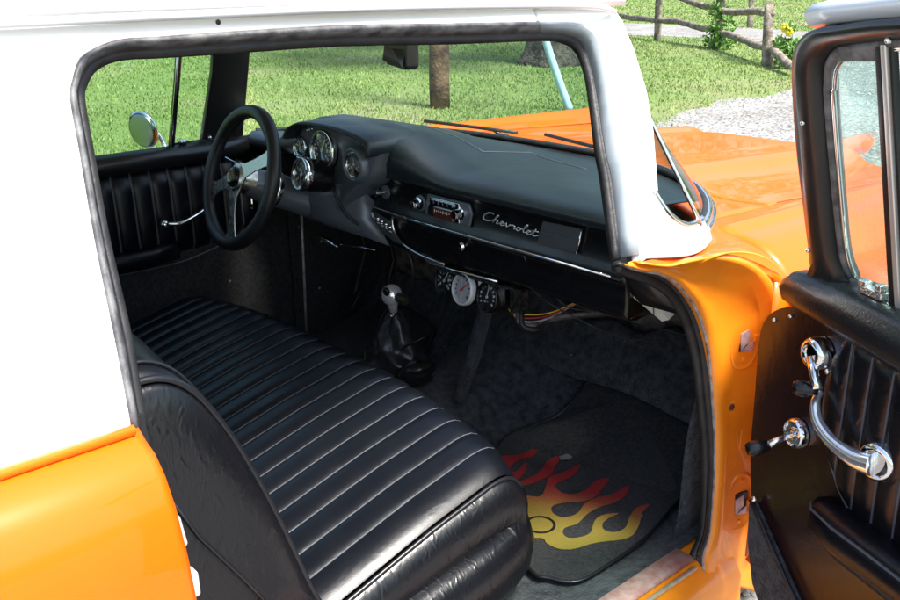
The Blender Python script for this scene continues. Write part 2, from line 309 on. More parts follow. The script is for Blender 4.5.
mk('weatherstrip_edge',[tube([a.lerp(b,.16)+Vector((.004,0,0)) for a,b in zip(q0,q2)],.0035,8)],mat('brown_grey_edge',(.16,.11,.10),.5,0,0,col2=(.42,.36,.34),vscale=60),car,smooth=True)
# hinges on pillar : local frame on the pillar face
pd=Vector((.37,.93,0)).normalized(); pn=Vector((.93,-.37,0)).normalized()
def PF(p,off=0): return Vector(p)+pn*off
def hinge(cx,cy,cz,h=.062,w=.030,lab=None):
    c=Vector((cx,cy,cz)); ring=[]
    for k in range(28):
        t=2*math.pi*k/28; ring.append(c+pd*(w*math.copysign(abs(math.cos(t))**.8,math.cos(t)))+Vector((0,0,h*math.copysign(abs(math.sin(t))**.8,math.sin(t)))))
    rr=[[c+(p-c)*s+pn*o for p in ring] for s,o in ((1.14,-.008),(1.07,.005),(1.0,.006),(.91,-.004),(.5,-.005))]
    h_=mk('hinge',[loft(rr,caps=True)],ORANGEJ,car,smooth=True)
    M=Matrix((pd,pn,Vector((0,0,1)))).transposed()
    cc=c+pd*.004-Vector((0,0,.004))
    mk('pocket',[box(cc+pn*.000,(.034,.006,.052),M)],SATIN,h_,bevel=.002)
    mk('pocket_plate',[prism([cc+pn*.0035+pd*a+Vector((0,0,b)) for a,b in ((-.015,.012),(.003,.020),(.006,-.004),(-.012,-.022))],pn*.002),prism([cc+pn*.004+pd*a+Vector((0,0,b)) for a,b in ((-.010,-.022),(.014,-.006),(.014,-.024))],pn*.002)],HINGEM,h_)
    mk('hinge_arm',[box(cc+pd*.036+pn*.006,(.046,.008,.014),M)],ORANGEJ,h_,bevel=.002)
    for s in(-1,1): mk('bolt',[lathe([(.0001,.004),(.005,.004),(.0055,.002),(.006,-.004)],c+Vector((0,0,s*h*.76))+pd*.004,pn,14)],ORANGEJ,h_,smooth=True,auto=40)
    return h_
def onp(z,f):
    i=min(range(len(q0)),key=lambda j:abs(q0[j].z-z) + (5 if j<22 else 0)); a,o=q0[i],qr[i]
    # point on the face at fraction f of the width
    return Vector((lerp(a.x,.895,f),lerp(a.y,a.y+.14,f),z))-pn*.012
h1=hinge(*onp(.80,.58)); h2=hinge(*onp(.43,.52))
bc=onp(.655,.30)+pn*.004
mk('bolt',[lathe([(.0135,-.004),(.0130,.003),(.0095,.004),(.0090,.002)],bc,pn,20)],ORANGEJ,car,smooth=True,auto=40)
mk('bolt',[lathe([(.0001,.0055),(.0060,.0055),(.0068,.003),(.0068,0)],bc,pn,16),box(bc+pn*.0058,(.010,.0015,.002),Matrix((pd,pn,Vector((0,0,1)))).transposed())],mat('dull_bolt',(.16,.12,.08),.4,.6),car,smooth=True,auto=40)
M=Matrix((pd,pn,Vector((0,0,1)))).transposed()
mk('pressed_panel',[box(onp(.575,.62)+pn*.003,(.055,.008,.05),M)],ORANGEJ,car,bevel=.006,segs=3)
# ------------------------------------------------------------------ lower body skins
def quarter(y,s):
    prof=[(.815,1.004),(.835,1.002),(.85,.992),(.868,.985),(.885,.965),(.898,.93),(.905,.87),(.905,.78),(.90,.62),(.895,.45),(.87,.30)]
    t=max(0,min(1,(-y-.97)/1.2))
    return [Vector((s*(x+.01*t),y+ (.012 if 0 else 0)*0,z)) for x,z in prof]
def edge_y(z): return float(np.interp(z,[.3,.55,.78,.927,1.0],[-.945,-.952,-.966,-.974,-.978]))
rows=[]
for k in range(9):
    r_=quarter(-.978-.145*k,1)
    if k==0:
        r0=[Vector((p.x-.018,edge_y(p.z)+.001,p.z)) for p in r_]; r1=[Vector((p.x-.004,edge_y(p.z)+.003,p.z)) for p in r_]; r_=[Vector((p.x,edge_y(p.z)-.006,p.z)) for p in r_]
        rows+=[r0,r1]
    rows.append(r_)
mk('quarter_panel',[loft(rows,closed=False)],ORANGE,car,smooth=True,solid=.002)
mk('quarter_panel',[loft([quarter(-.978-.145*k,-1) for k in range(9)],closed=False)],ORANGE,car,smooth=True)
mk('belt_molding',[tube([(.838,-.982,1.006),(.84,-1.3,1.006),(.845,-2.1,1.003)],.006,8)],mat('orange_edge',(.86,.17,.006),.3,0,.8),car,smooth=True)
# striker
st=mk('door_striker',[prism([(.842,-.975,.905),(.842,-.945,.885),(.842,-.94,.845),(.842,-.975,.84)],(-.016,0,0)),prism([(.84,-.972,.84),(.84,-.952,.84),(.84,-.948,.775),(.84,-.972,.775)],(-.014,0,0)),prism([(.845,-.972,.815),(.845,-.934,.808),(.845,-.934,.775),(.845,-.972,.775)],(-.02,0,0))],STRIKER,car,bevel=.004,segs=3)
# black jamb lining of the rear door post below belt
mk('rear_post_lining',[prism([(.80,-.955,1.0),(.80,-1.01,1.0),(.80,-1.01,.3),(.80,-.925,.3),(.80,-.935,.6)],(-.02,0,0))],SATIN,car)
# sill
mk('door_sill',[loft([[(x,y,z) for x,z in ((.77,.30),(.79,.325),(.845,.325),(.862,.305),(.875,.295),(.89,.27),(.895,.16),(.86,.13))] for y in (-1.3,-.4,.14,.20)],closed=False)],ORANGEJ,car,smooth=True,auto=40)
mk('sill_plate',[loft([[(.795,y,.328),(.798,y,.3335),(.832,y,.3335),(.840,y,.327)] for y in (-.95,-.4,.098)],closed=False),],PLATE,car,smooth=True,solid=.003)
mk('sill_edge',[tube([(.853,-.95,.322),(.853,.085,.322)],.005,8)],mat('yellowish_worn_edge',(.55,.42,.25),.45,.2,0,col2=(.72,.62,.5),vscale=40),car,smooth=True)
# floor pan, rear bulkheads so that no light leaks
mk('underbody',[box((0,-.75,.20),(1.72,2.6,.05)),box((0,-2.05,.65),(1.66,.03,.75)),box((0,.76,.50),(1.5,.02,.66))],SATIN,car)
# front body
def fz(x,y):
    t=(y-.2)/1.6; t=max(-.1,min(1.1,t)); a=abs(x)
    zc=.998-.118*max(0,t)**1.25; zf=.965-.045*t; zv=.958-.125*max(0,t)**1.4
    if a<.55: w=ss(.16,.55,a); z=lerp(zc,zv,w)
    elif a<.78: w=ss(.55,.78,a); z=lerp(zv,zf,w)
    elif a<.94: 
        w=(a-.78)/.16; z=zf-.13*w**2.6
    else: z=zf-.13
    z+=.024*math.exp(-((a-.30)/.03)**2)*ss(.1,.9,t)
    z+=.014*math.exp(-((a-.745)/.022)**2)-.010*math.exp(-((a-.40)/.05)**2)*ss(.05,.6,t)
    # nose rolls down
    if y>1.62+(.0): z-=.22*((y-1.62)/.26)**2.2
    return z
def frontsurf(x0,x1,y0,y1,nx=30,ny=40,fy=None):
    def f(u,v):
        x=lerp(x0,x1,u); ya=fy(x) if fy else y0; y=lerp(ya,y1-.10*(abs(x)/.9)**2*0,v); return Vector((x,y,fz(x,y)))
    return grid(f,[i/nx for i in range(nx+1)],[j/ny for j in range(ny+1)])
def wbase(x): 
    a=min(1,abs(x)/.805); return .06+(.535-.06)*(1-a**3.0)**.8
mk('hood',[frontsurf(-.655,.655,.6,1.86,56,46,lambda x:.60-.02*(x/.66)**2)],ORANGE,car,smooth=True,solid=.003)
mk('cowl',[frontsurf(-.80,.80,0,.595,40,12,lambda x:wbase(x)-.01) if 0 else grid(lambda u,v:(lambda x,y:Vector((x,y,fz(x,y)-.0 if abs(x)<.9 else .96)))(lerp(-.66,.66,u),lerp(wbase(lerp(-.66,.66,u))-.02,.594-.02*(lerp(-.66,.66,u)/.66)**2,v)),[i/40 for i in range(41)],[j/6 for j in range(7)])],ORANGE,car,smooth=True,solid=.003)
for s in(1,-1):
    def ff(u,v,s=s):
        # u 0..1 across top then down side
        y=lerp(.235 if 1 else 0,1.86,v)
        if u<.6: x=lerp(.661,.90,u/.6); z=fz(x,y)
        else:
            w=(u-.6)/.4; z0=fz(.90,y); z=lerp(z0,.32,w); x=.90+.035*math.sin(min(1,w*1.6)*math.pi/2)-.03*w*w
        # rear corner : fender starts further back beside the windshield
        return Vector((s*x,y,z))
    mk('fender',[grid(ff,[i/40 for i in range(41)],[j/46 for j in range(47)])],ORANGE,car,smooth=True,solid=.003)
    # rear fender corner between windshield base and the door pillar arc
    def fc(u,v,s=s):
        o=qr[min(len(qr)-1,int(round(v*30)))]; ix=.661
        yy=lerp(o.y+.02,.232,ss(0,1,v)) if 0 else None
        return o
if 1:
    # blend patch: arc of the pillar flange -> fender rear line at y=.235, near side
    arc=[p+Vector((.004,.002,.0)) for p in qr[:33]]
    fr=[]
    for j in range(33):
        u=j/32
        if u<.35: x=lerp(.74,.80,u/.35); y=.235; z=fz(x,y)
        elif u<.8: x=lerp(.80,.90,(u-.35)/.45); y=.235; z=fz(x,y)
        else: w=(u-.8)/.2; y=.235; z=lerp(fz(.90,y),.82,w); x=.90+.02*w
        fr.append(Vector((x,y,z)))
    rows=[]
    for a,b in zip(arc,fr):
        mid=a.lerp(b,.5)+Vector((.004,0,.006)); rows.append([a,a.lerp(b,.12)+Vector((0,0,-.004)),a.lerp(b,.3)+Vector((.002,0,.002)),mid,a.lerp(b,.8)+Vector((.002,0,.004)),b+Vector((0,.002,.0))])
    mk('fender_corner',[loft(rows,closed=False)],ORANGE,car,smooth=True,solid=.002)
    # flat apron between windshield base molding and the corner
    ap=[]
    for j in range(13):
        u=j/12; x=lerp(.64,.80,u); yb=wbase(x)-.03
        ap.append([Vector((x,yb,.985)),Vector((x+.02,max(yb,.0)+.03,.982)),Vector((lerp(.66,.86,u),.24,fz(lerp(.66,.86,u),.24)))])
    mk('cowl_side',[loft(ap,closed=False)],ORANGE,car,smooth=True,solid=.002)
mk('nose_panel',[loft([[(x,1.855,fz(x,1.86)-d*.5) for x in [-.9+.06*i for i in range(31)]] for d in (0,.2,.5,.9)],closed=False)],ORANGE,car,smooth=True)
for s in(1,):
    mk('hood_ornament',[lathe([(.001,-.30),(.010,-.22),(.020,-.10),(.030,0),(.034,.06),(.032,.09),(.02,.105),(.001,.108)],(s*.285,1.72,.895),(0,1,-.06),18)],mat('red_orange_rocket',(.75,.13,.02),.3,0,.8) if s==1 else ORANGE,car,smooth=True)
# seam line (shut gap) of cowl / fender, thin dark groove strip
mk('shut_line',[tube(crom([(.661,.60,fz(.661,.5)+.0015),(.661,.9,fz(.661,.9)+.0012),(.661,1.4,fz(.661,1.4)+.0012),(.661,1.6,fz(.661,1.6)+.0012)],6),.0012,6)],mat('dark_orange_gap',(.20,.03,.004),.7),car,smooth=True)
# windshield
def wtop(x): a=min(1,abs(x)/.64); return -.005+(.15+.005)*(1-a**2.6)
def wpt(u,v):
    a=2*u-1; a=math.copysign(abs(a)**.85,a)
    xb=.79*math.sin(a*math.pi/2*.985); xt=.625*math.sin(a*math.pi/2*.985)
    pb=Vector((xb,wbase(xb),1.012)); pt=Vector((xt,wtop(xt),1.372))
    p=pb.lerp(pt,v); 
    return p
mk('windshield',[grid(wpt,[i/48 for i in range(49)],[j/8 for j in range(9)])],GLASS,car,smooth=True)
mk('windshield_molding',[tube([wpt(i/60,0)+Vector((0,.004,.0)) for i in range(61)],.010,8),tube([wpt(i/60,0)+Vector((0,.018,-.010)) for i in range(61)],.010,8),tube([wpt(1,j/8)+Vector((.006,0,0)) for j in range(9)],.0038,8)],CHROME,car,smooth=True)
mk('windshield_gasket',[tube([wpt(i/60,0)+Vector((0,-.010,.004)) for i in range(61)],.009,8),tube([wpt(i/60,1)+Vector((0,-.004,0)) for i in range(61)],.012,8)],RUBBER,car,smooth=True)
# bright corner piece under the end of the glass
A_=[S3(-.03-.0,1.10),S3(-.006,1.060,-.004),(.800,.036,1.032),(.790,.085,1.022),(.775,.135,1.020)]
B_=[S3(-.045,1.05),(.822,-.03,1.020),(.828,.02,1.004),(.820,.070,1.002),(.803,.115,1.006)]
C_=[(.826,-.10,1.004),(.834,-.055,.998),(.838,-.0,.990),(.834,.05,.988),(.812,.112,.992)]
mk('windshield_corner',[loft([crom(A_,4),crom(B_,4),crom(C_,4)],closed=False)],WHITE,car,smooth=True,solid=.006)
mk('windshield_corner_trim',[tube(crom(A_,5),.007,8)],CHROME,car,smooth=True)
# wipers
for (a,b) in (((-.22,.60,1.000),(-.30,.575,1.022)),((.26,.55,.998),(.14,.565,1.022))):
    w=mk('wiper',[tube([a,Vector(a).lerp(Vector(b),.5)+Vector((0,0,.008)),b],.005,8),sphere(a,.012,12)],SATIN,car,smooth=True)
    a2=Vector(b)+Vector((.14,.012,.0)); b2=Vector(b)+Vector((-.20,-.052,.006)) if b[0]<0 else Vector(b)+Vector((-.20,.035,.004))
    mk('wiper_blade',[tube([b2,Vector(b),a2],.0055,6)],RUBBER,w,smooth=True)
# rear view mirror
rm=mk('rear_view_mirror',[prism([(-.12,.09,1.31),(-.12,.09,1.245),(-.105,.09,1.235),(.095,.09,1.235),(.11,.09,1.247),(.11,.09,1.305),(.095,.09,1.315),(-.105,.09,1.315)],(.0,.025,0)) if 0 else prism([(-.115,.085,1.325),(-.115,.085,1.262),(-.105,.085,1.252),(-.035,.085,1.242),(-.025,.085,1.25),(-.025,.085,1.325)],(.012,.03,0))],SATIN,car,bevel=.005)
mk('stem',[tube([(-.06,.12,1.30),(-.05,.14,1.36),(-.04,.15,1.40)],.006,8)],SATIN,rm,smooth=True)
mk('mirror_glass',[prism([(-.110,.090,1.32),(-.110,.078,1.262),(-.035,.078,1.249),(-.03,.090,1.32)],(0,.002,0))],mat('mirror_dark_reflection',(.05,.05,.05),.08,.6),rm)  # dark colour stands in for the reflected headliner
# ------------------------------------------------------------------ dashboard
YF=.078
dash=empty('dashboard'); dash.parent=car
xs_=[-.76+.02*i for i in range(71)]+[.655]
def dsec(x):
    e=ss(.56,.70,abs(x))       # ends sweep forward slightly
    yo=.00
    b=wbase(x)-.012
    lip=.042+.07*ss(-.07,-.17,x)*ss(-.58,-.48,x); A=.070*(1-ss(-.09,.16,x))*ss(-.62,-.46,x)
    return [Vector((x,b,1.006)),Vector((x,lerp(b,lip,.25),1.013+.25*A)),Vector((x,lerp(b,lip,.5),1.019+.62*A)),Vector((x,lerp(b,lip,.75),1.022+.92*A)),Vector((x,lip+.02,1.017+A)),Vector((x,lip+.002,1.004+A*.93)),Vector((x,lip,.992+A*.4)),Vector((x,lip+.010,.984)),Vector((x,YF-.010,.983))]
mk('dash_pad',[loft([dsec(x) for x in xs_],closed=False)],PADMAT,dash,smooth=True,solid=.003)
def padline(*pp):
    out=[]
    for (x0,y0),(x1,y1) in zip(pp[:-1],pp[1:]):
        for i in range(9):
            x=lerp(x0,x1,i/8); y=lerp(y0,y1,i/8); s=dsec(x)[:6][::-1]
            out.append((x,y,float(np.interp(y,[p.y for p in s],[p.z for p in s]))+.0022))
        out.pop()
    return out
mk('pad_seam',[tube([(-.16,.17,1.0135),(-.02,.34,1.0125)],.002,6),tube([(.10,.04+.09,1.0145),(.31,.24,1.0135),(.31,.40,1.009)],.002,6),tube([(.02,.13,1.0135),(.17,.13,1.0135)],.0018,6)] if 0 else [tube(padline((-0.169,0.414),(-0.170,0.242),(0.060,0.249),(0.078,0.397),(0.346,0.336)),.0011,6)],SEAM,dash,smooth=True)
def face(x): return [Vector((x,YF-.010,.984)),Vector((x,YF-.002,.975)),Vector((x,YF,.965)),Vector((x,YF,.893)),Vector((x,YF-.004,.888)),Vector((x,YF-.006,.882)),Vector((x,YF,.876)),Vector((x,YF+.006,.868)),Vector((x,YF+.007,.83)),Vector((x,YF+.004,.812)),Vector((x,YF+.008,.799)),Vector((x,YF+.03,.793)),Vector((x,YF+.14,.80))]
mk('dash_panel',[loft([face(x) for x in xs_],closed=False)],PLASTIC,dash,smooth=True,solid=.002,auto=60)
mk('trim_strip',[tube([(-.20,YF-.007,.893),(0,YF-.008,.8865),(.62,YF-.008,.8865)],.0028,8)],CHROME,dash,smooth=True)
mk('trim_strip',[tube(crom([(-.088,YF-.001,.882),(-.094,YF-.002,.866),(-.085,YF-.002,.838),(-.05,YF-.003,.815),(.02,YF-.004,.801),(.11,YF-.004,.797)],6),.0038,8)],CHROME,dash,smooth=True)
mk('trim_strip',[tube([(.05,YF-.012,.795),(.14,YF-.012,.793),(.30,YF-.010,.800)],.003,8)],CHROME,dash,smooth=True)
mk('glove_box_gap',[tube([(.37,YF-.002,.883),(.375,YF+.012,.845),(.40,YF+.004,.81)],.0015,6)],SEAM,dash,smooth=True)
# dash end panel + side lining down to the pillar trim
mk('dash_end',[prism([(.655,.03,.985),(.655,.05,.96),(.655,YF-.01,.89),(.655,YF+.0,.85),(.655,.25,.85),(.655,.36,.95)],(.012,0,0))],SATIN,dash,bevel=.004)
mk('side_lining',[loft([[(.66,YF-.03,.965),(.70,-.02,.95),(.79,-.05,.955)],[(.66,YF-.01,.90),(.72,.02,.89),(.80,.035,.88)],[(.66,YF,.865),(.72,.04,.862),(.803,.05,.86)]],closed=False)],SATIN,dash,smooth=True,solid=.003)
# radio
ry=YF-.002
rd=mk('radio',[prism([(.045,ry,.915),(.058,ry,.963),(.205,ry,.963),(.215,ry,.94),(.205,ry,.908),(.06,ry,.905)],(0,-.008,0))],SILVER,dash,bevel=.003)
mk('radio_bezel',[prism([(.062,ry-.008,.912),(.075,ry-.008,.960),(.178,ry-.008,.960),(.178,ry-.008,.912)],(0,-.006,0))],CHROME,rd,bevel=.002)
mk('radio_dial',[box((.125,ry-.016,.926),(.066,.006,.024))],RADIOD,rd)
mk('push_button',[box((.088+.0165*i,ry-.016,.951),(.014,.008,.009)) for i in range(5)],mat('dark_chrome',(.25,.26,.28),.15,1),rd,bevel=.0012)
mk('dial_marking',[box((.098+.0075*i,ry-.0195,.931 if i%2 else .9305),(.0012,.001,.004 if i%2 else .007)) for i in range(8)],MARK,rd)
for x,z in ((.026,.934),(.178,.936)):
    k=mk('knob',[lathe([(.016,0),(.016,.006),(.011,.008),(.011,.022),(.0095,.025),(.001,.026)],(x,ry-.006,z),(0,-1,0),20)],CHROME,rd,smooth=True,auto=35)
    mk('knob_ring',[lathe([(.020,0),(.020,.004),(.017,.006),(.001,.006)],(x,ry,z),(0,-1,0),20)],SILVER,rd,smooth=True,auto=35)
for x,z in ((-.168,.942),(-.120,.938)):
    k=mk('knob',[lathe([(.006,0),(.005,.016),(.009,.018),(.009,.028),(.006,.031),(.001,.031)],(x,ry,z),(0,-1,0),16)],CHROME,dash,smooth=True,auto=35)
    mk('knob_plate',[lathe([(.018,0),(.017,.003),(.006,.004),(.001,.004)],(x+.004,ry,z),(0,-1,0),20)],SILVER,k,smooth=True,auto=35)
mk('knob',[lathe([(.005,0),(.004,.014),(.010,.017),(.011,.024),(.007,.029),(.001,.030)],(.175,YF+.016,.856),(0,-1,0),16)],CHROME,dash,smooth=True,auto=35)
# speaker grille / ashtray cover
g=mk('speaker_grille',[prism([(.415,ry,.912),(.432,ry,.964),(.540,ry,.968),(.527,ry,.914)],(0,-.005,0))],GREYPL,dash,bevel=.002)
mk('grille_seam',[box((.478,ry-.0056,.940),(.098,.001,.0012),Matrix.Rotation(R(-1.5),3,'Y')),sphere((.478,ry-.006,.940),.0028,8)],SEAM,g)
mk('grille_edge',[tube([(.541,ry-.006,.968),(.536,ry-.007,.94),(.528,ry-.006,.914)],.0022,8)],CHROME,g,smooth=True)
# script lettering (one flowing stroke per letter)
def script(word):
    Gl={'C':([(.75,.95),(.62,1.05),(.40,1.0),(.12,.6),(.10,.15),(.35,-.02),(.62,.1),(.82,.28)],.80),
    'h':([(0,.28),(.22,.7),(.30,1.0),(.22,.98),(.12,.5),(.05,0),(.16,.34),(.30,.44),(.36,.34),(.30,.06),(.42,.02),(.55,.2)],.50),
    'e':([(0,.14),(.2,.24),(.30,.38),(.2,.46),(.1,.3),(.12,.06),(.25,.0),(.42,.16)],.38),
    'v':([(0,.3),(.10,.44),(.14,.2),(.2,.02),(.34,.25),(.38,.42),(.46,.36),(.52,.38)],.46),
    'r':([(0,.3),(.1,.5),(.16,.40),(.26,.42),(.24,.2),(.28,.02),(.42,.16)],.38),
    'o':([(0,.2),(.12,.42),(.05,.15),(.16,.0),(.30,.14),(.28,.38),(.16,.44),(.30,.36),(.44,.36)],.42),
    'l':([(0,.2),(.2,.62),(.26,.98),(.18,.96),(.1,.4),(.14,.03),(.30,.12)],.27),
    't':([(0,.2),(.18,.6),(.22,.86),(.14,.4),(.16,.03),(.30,.04),(.5,.2)],.36)}
    x=0;geo=[]
    for c in word:
        pts,w=Gl[c]; P=[(.243+.0425*(x+p[0])+.009*p[1],ry-.003,.9345+.019*p[1]-.0022*(x+p[0])) for p in pts]
        P=crom(P,5); n=len(P)
        geo.append(tube(P,[.0008]+[.0021 if c=='C' else .0017]*2+[.0010],6)); x+=w
        if c=='t':
            geo.append(tube([(.243+.0425*(x-.36)+.004,ry-.003,.9345+.011-.0022*x),(.243+.0425*(x+.10)+.004,ry-.003,.9345+.012-.0022*x)],.0013,6))
    geo.append(sphere((.243+.0425*(x+.30),ry-.003,.9345+.007-.0022*x),.0015,8,(2,1,1)))
    return geo
mk('script_lettering',script('Chevrolet'),mat('bright_script',(.85,.86,.88),.22,.8),dash,smooth=True)
# switch panel
sp=mk('switch_panel',[prism([(-.170,ry-.004,.884),(-.095,ry-.004,.868),(-.088,ry-.004,.846),(-.045,ry-.004,.816),(-.075,ry-.004,.816),(-.130,ry-.004,.832),(-.155,ry-.004,.852)],(0,-.006,0))],GREYPL,dash,bevel=.002)
for i in range(4):
    x=-.138+.0165*i; z=.866-.0045*i
    mk('toggle_switch',[lathe([(.005,0),(.005,.003),(.0022,.004),(.002,.010),(.003,.016),(.001,.018)],(x,ry-.01,z),(0,-1,.35),10)],CHROME,sp,smooth=True)
mk('switch_label',[box((-.138+.0165*i,ry-.0108,.855-.0045*i),(.011,.0006,.0022)) for i in range(4)]+[box((-.163,ry-.0108,.872),(.008,.0006,.012),Matrix.Rotation(R(-30),3,'Y'))],MARK,sp)
# instrument cluster
cl=empty('instrument_cluster'); cl.parent=car; cl.location.x=.04
CB=[(-.445,.93),(-.465,.975),(-.465,1.015),(-.44,1.065),(-.41,1.088),(-.36,1.100),(-.25,1.103),(-.15,1.095),(-.098,1.083),(-.085,1.065),(-.10,1.03),(-.125,.985),(-.19,.945),(-.25,.90),(-.30,.862),(-.36,.858),(-.42,.88)]
ring=crom([(x,0,z) for x,z in CB],4,True)
cen=Vector((-.28,0,.98))
def rg(s,y,dz=0): return [Vector((cen.x+(p.x-cen.x)*s,y,cen.z+(p.z-cen.z)*s+dz)) for p in ring]
mk('cluster_housing',[loft([rg(1.0,.20,-.03),rg(1.02,.10,-.005),rg(1.01,.03),rg(.97,.008),rg(.90,.004),rg(.80,.010),rg(.4,.014)],caps=True)],SILVER,cl,smooth=True)
hood=[]
for k in range(0,len(ring)):
    p=ring[k]
    if p.z>1.045: hood.append(p)
hood.sort(key=lambda p:math.atan2(p.z-.93,p.x+.28),reverse=True)
mk('cluster_hood',[loft([[cen+(p-cen)*1.045+Vector((0,yy-p.y,dz)) for p in hood] for yy,dz in ((.14,-.006),(.06,-.0),(-.02,.0),(-.035,-.004))]+[[cen+(p-cen)*.985+Vector((0,-.03-p.y,-.002)) for p in hood],[cen+(p-cen)*.975+Vector((0,.02-p.y,-.002)) for p in hood]],closed=False)],PADMAT,cl,smooth=True)
def gauge(par,name,c,r,axis=(0,-1,.12),dial=DIAL,bez=CHROME,depth=.012,cup=None,needle=MARK,ang=40,ticks=11,nl=.75,num=False,bw=.14):
    a=nv(axis); c=Vector(c)
    u=Vector((1,0,0)); u=(u-a*u.dot(a)).normalized(); w=u.cross(a)*-1
    if w.z<0:w=-w
    G=[lathe([(r*(1-bw),-.004),(r*(1-bw),.002),(r*(1-bw*.5),depth*.55),(r,depth*.3),(r*1.02,-.004),(r,-.01)],c,a,32)]
    g=mk(name,[lathe([(r*.99,.0),(r*.99,-.004),(r*.95,-(cup or .02)),(r*.6,-(cup or .02)-.01),(.001,-(cup or .02)-.01)],c,a,32)],PLASTIC if bez!=ALU else ALU,par,smooth=True,auto=40)
    V,F=G[0]; n=32
    F=F[:-2]
    mk('bezel',[(V,F)],bez,g,smooth=True)
    mk('dial',[lathe([(r*.88,.0),(r*.88,.001),(.001,.001)],c,a,32)],dial,g)
    tk=[]
    MM=lambda t:Matrix((u*math.cos(t)+w*math.sin(t),a,-u*math.sin(t)+w*math.cos(t))).transposed()
    for i in range(ticks):
        t=R(215-250*i/(ticks-1)); p=c+a*.0018+(u*math.cos(t)+w*math.sin(t))*r*.68
        tk.append(box(p,(r*.17,.0006,r*(.07 if i%2 else .12)),MM(t)))
        if num and i%2==0:
            p=c+a*.0018+(u*math.cos(t)+w*math.sin(t))*r*.46; tk.append(box(p,(r*.10,.0006,r*.16),MM(0)))
    mk('marking',tk,MARK if dial is DIAL else SATIN,g)
    t=R(ang); p=c+a*.0035+(u*math.cos(t)+w*math.sin(t))*r*nl*.35
    mk('needle',[box(p,(r*nl,.0008,r*.07),MM(t)),lathe([(r*.1,0),(r*.09,.002),(.001,.002)],c+a*.002,a,12)],needle,g)
    mk('glass',[lathe([(r*.87,.0045),(r*.5,.0052),(.001,.0055)],c,a,24)],GAUGEGLASS,g,smooth=True)
    return g
gauge(cl,'gauge',(-.418,-.002,1.030),.030,num=True,ang=100)
gauge(cl,'gauge',(-.315,-.002,1.035),.052,num=True,ticks=15,ang=60)
rp=mk('gauge_pod',[lathe([(.050,.03),(.046,.0),(.042,-.014),(.036,-.016),(.034,-.008)],(-.170,.0,1.018),(0,1,0),28)],SILVER,cl,smooth=True)
gauge(cl,'gauge',(-.170,-.006,1.018),.032,ang=90,num=True)
ip=mk('indicator_window',[prism([(-.150,.0,1.058),(-.145,.0,1.088),(-.105,.0,1.080),(-.100,.0,1.052)],(0,.006,0))],DIAL,cl)
mk('indicator_marking',[sphere((-.138+.014*i,-.001,1.072-.003*i),.0045,8,(1,.3,1)) for i in range(3)],MARK,ip,smooth=True)
mk('indicator_light',[sphere((-.385+.012*i,.0,1.078+.003*i),.004,8,(1,.5,1)) for i in range(3)],CHROME,cl,smooth=True)
# tachometer
tc=Vector((-.262,-.075,.985))
tach=gauge(car,'tachometer',tc,.043,axis=(-.10,-.97,.22),cup=.07,num=True,ticks=9,ang=70,depth=.02,bw=.16); L(tach,'chrome-ringed cup gauge strapped on the steering column')
mk('cable',[tube(crom([(-.235,.0,.955),(-.215,-.01,.93),(-.205,.01,.88),(-.19,.04,.845)],8),.004,8)],RUBBER,car,smooth=True)
# steering column, fairing
col=mk('steering_column',[lathe([(.030,-.02),(.036,.0),(.040,.03),(.0445,.06),(.0445,.16),(.047,.165),(.047,.30),(.05,.42)],(-.385,-.165,.962),(0.02,.92,-.40),28)],SILVER,car,smooth=True,auto=30)
mk('column_fairing',[loft([[(-.40,.03,.905),(-.44,.0,.88),(-.41,.0,.845),(-.36,.0,.835)],[(-.33,-.005,.93),(-.33,-.015,.90),(-.33,-.005,.85),(-.33,.01,.83)],[(-.25,.0,.95),(-.25,-.006,.92),(-.25,.0,.86),(-.25,.02,.825)],[(-.18,.035,.955),(-.19,.04,.92),(-.20,.045,.86),(-.17,.05,.812)],[(-.165,.076,.905),(-.175,.077,.89),(-.165,.077,.855),(-.10,.07,.80)]],closed=False)],SILVER,col,smooth=True,solid=.004)
mk('column_collar',[lathe([(.05,-.006),(.052,0),(.052,.01),(.05,.014)],(-.385,-.10,.934),(0.02,.92,-.40),28)],CHROME,col,smooth=True)
# steering wheel
wc=Vector((-.388,-.183,.973)); wn=Vector((-.055,-.945,.32)).normalized()
wu=Vector((1,0,0)); wu=(wu-wn*wu.dot(wn)).normalized(); wv=wn.cross(wu); 
if wv.z<0: wv=-wv
def W(a,r,o=0): return wc+wn*o+(wu*math.cos(R(a))+wv*math.sin(R(a)))*r
swh=empty('steering_wheel'); swh.parent=car
rimr=[.0165+.0022*math.cos(R(3*(a-5)))**2 for a in range(0,360,5)]
mk('rim',[tube([W(a,.171) for a in range(0,360,5)],rimr,14,closed=True)],mat('black_leather_rim',(.012,.012,.013),.42,bump=.4,bscale=260,vor=True,bdist=.0008),swh,smooth=True)
mk('rim_stitching',[tube([W(a,.156,.004) for a in range(0,360,5)],.0012,6,closed=True)],SEAM,swh,smooth=True)
for a in (200,275,28):
    def sp_(rr,w,o): return [W(a,rr,o)+(W(a+90,1)-wc)*w, W(a,rr,o)-(W(a+90,1)-wc)*w]
    A=[];B=[]
    for rr,w,o in ((.02,.034,.010),(.05,.019,.012),(.09,.016,.008),(.13,.018,.002),(.160,.030,0)):
        p,q=sp_(rr,w,o);A.append(p);B.append(q)
    mk('spoke',[prism(A+B[::-1],-wn*.004)],ALU,swh,bevel=.001)
    if a==200 or a==275: 
        c_=W(a,.10,.010); 
hb=mk('hub',[lathe([(.040,-.03),(.038,0),(.036,.012),(.030,.016),(.001,.016)],wc,wn,28)],ALU,swh,smooth=True,auto=30)
mk('horn_button',[lathe([(.027,.014),(.026,.022),(.020,.027),(.001,.029)],wc,wn,28)],PLASTIC,hb,smooth=True)
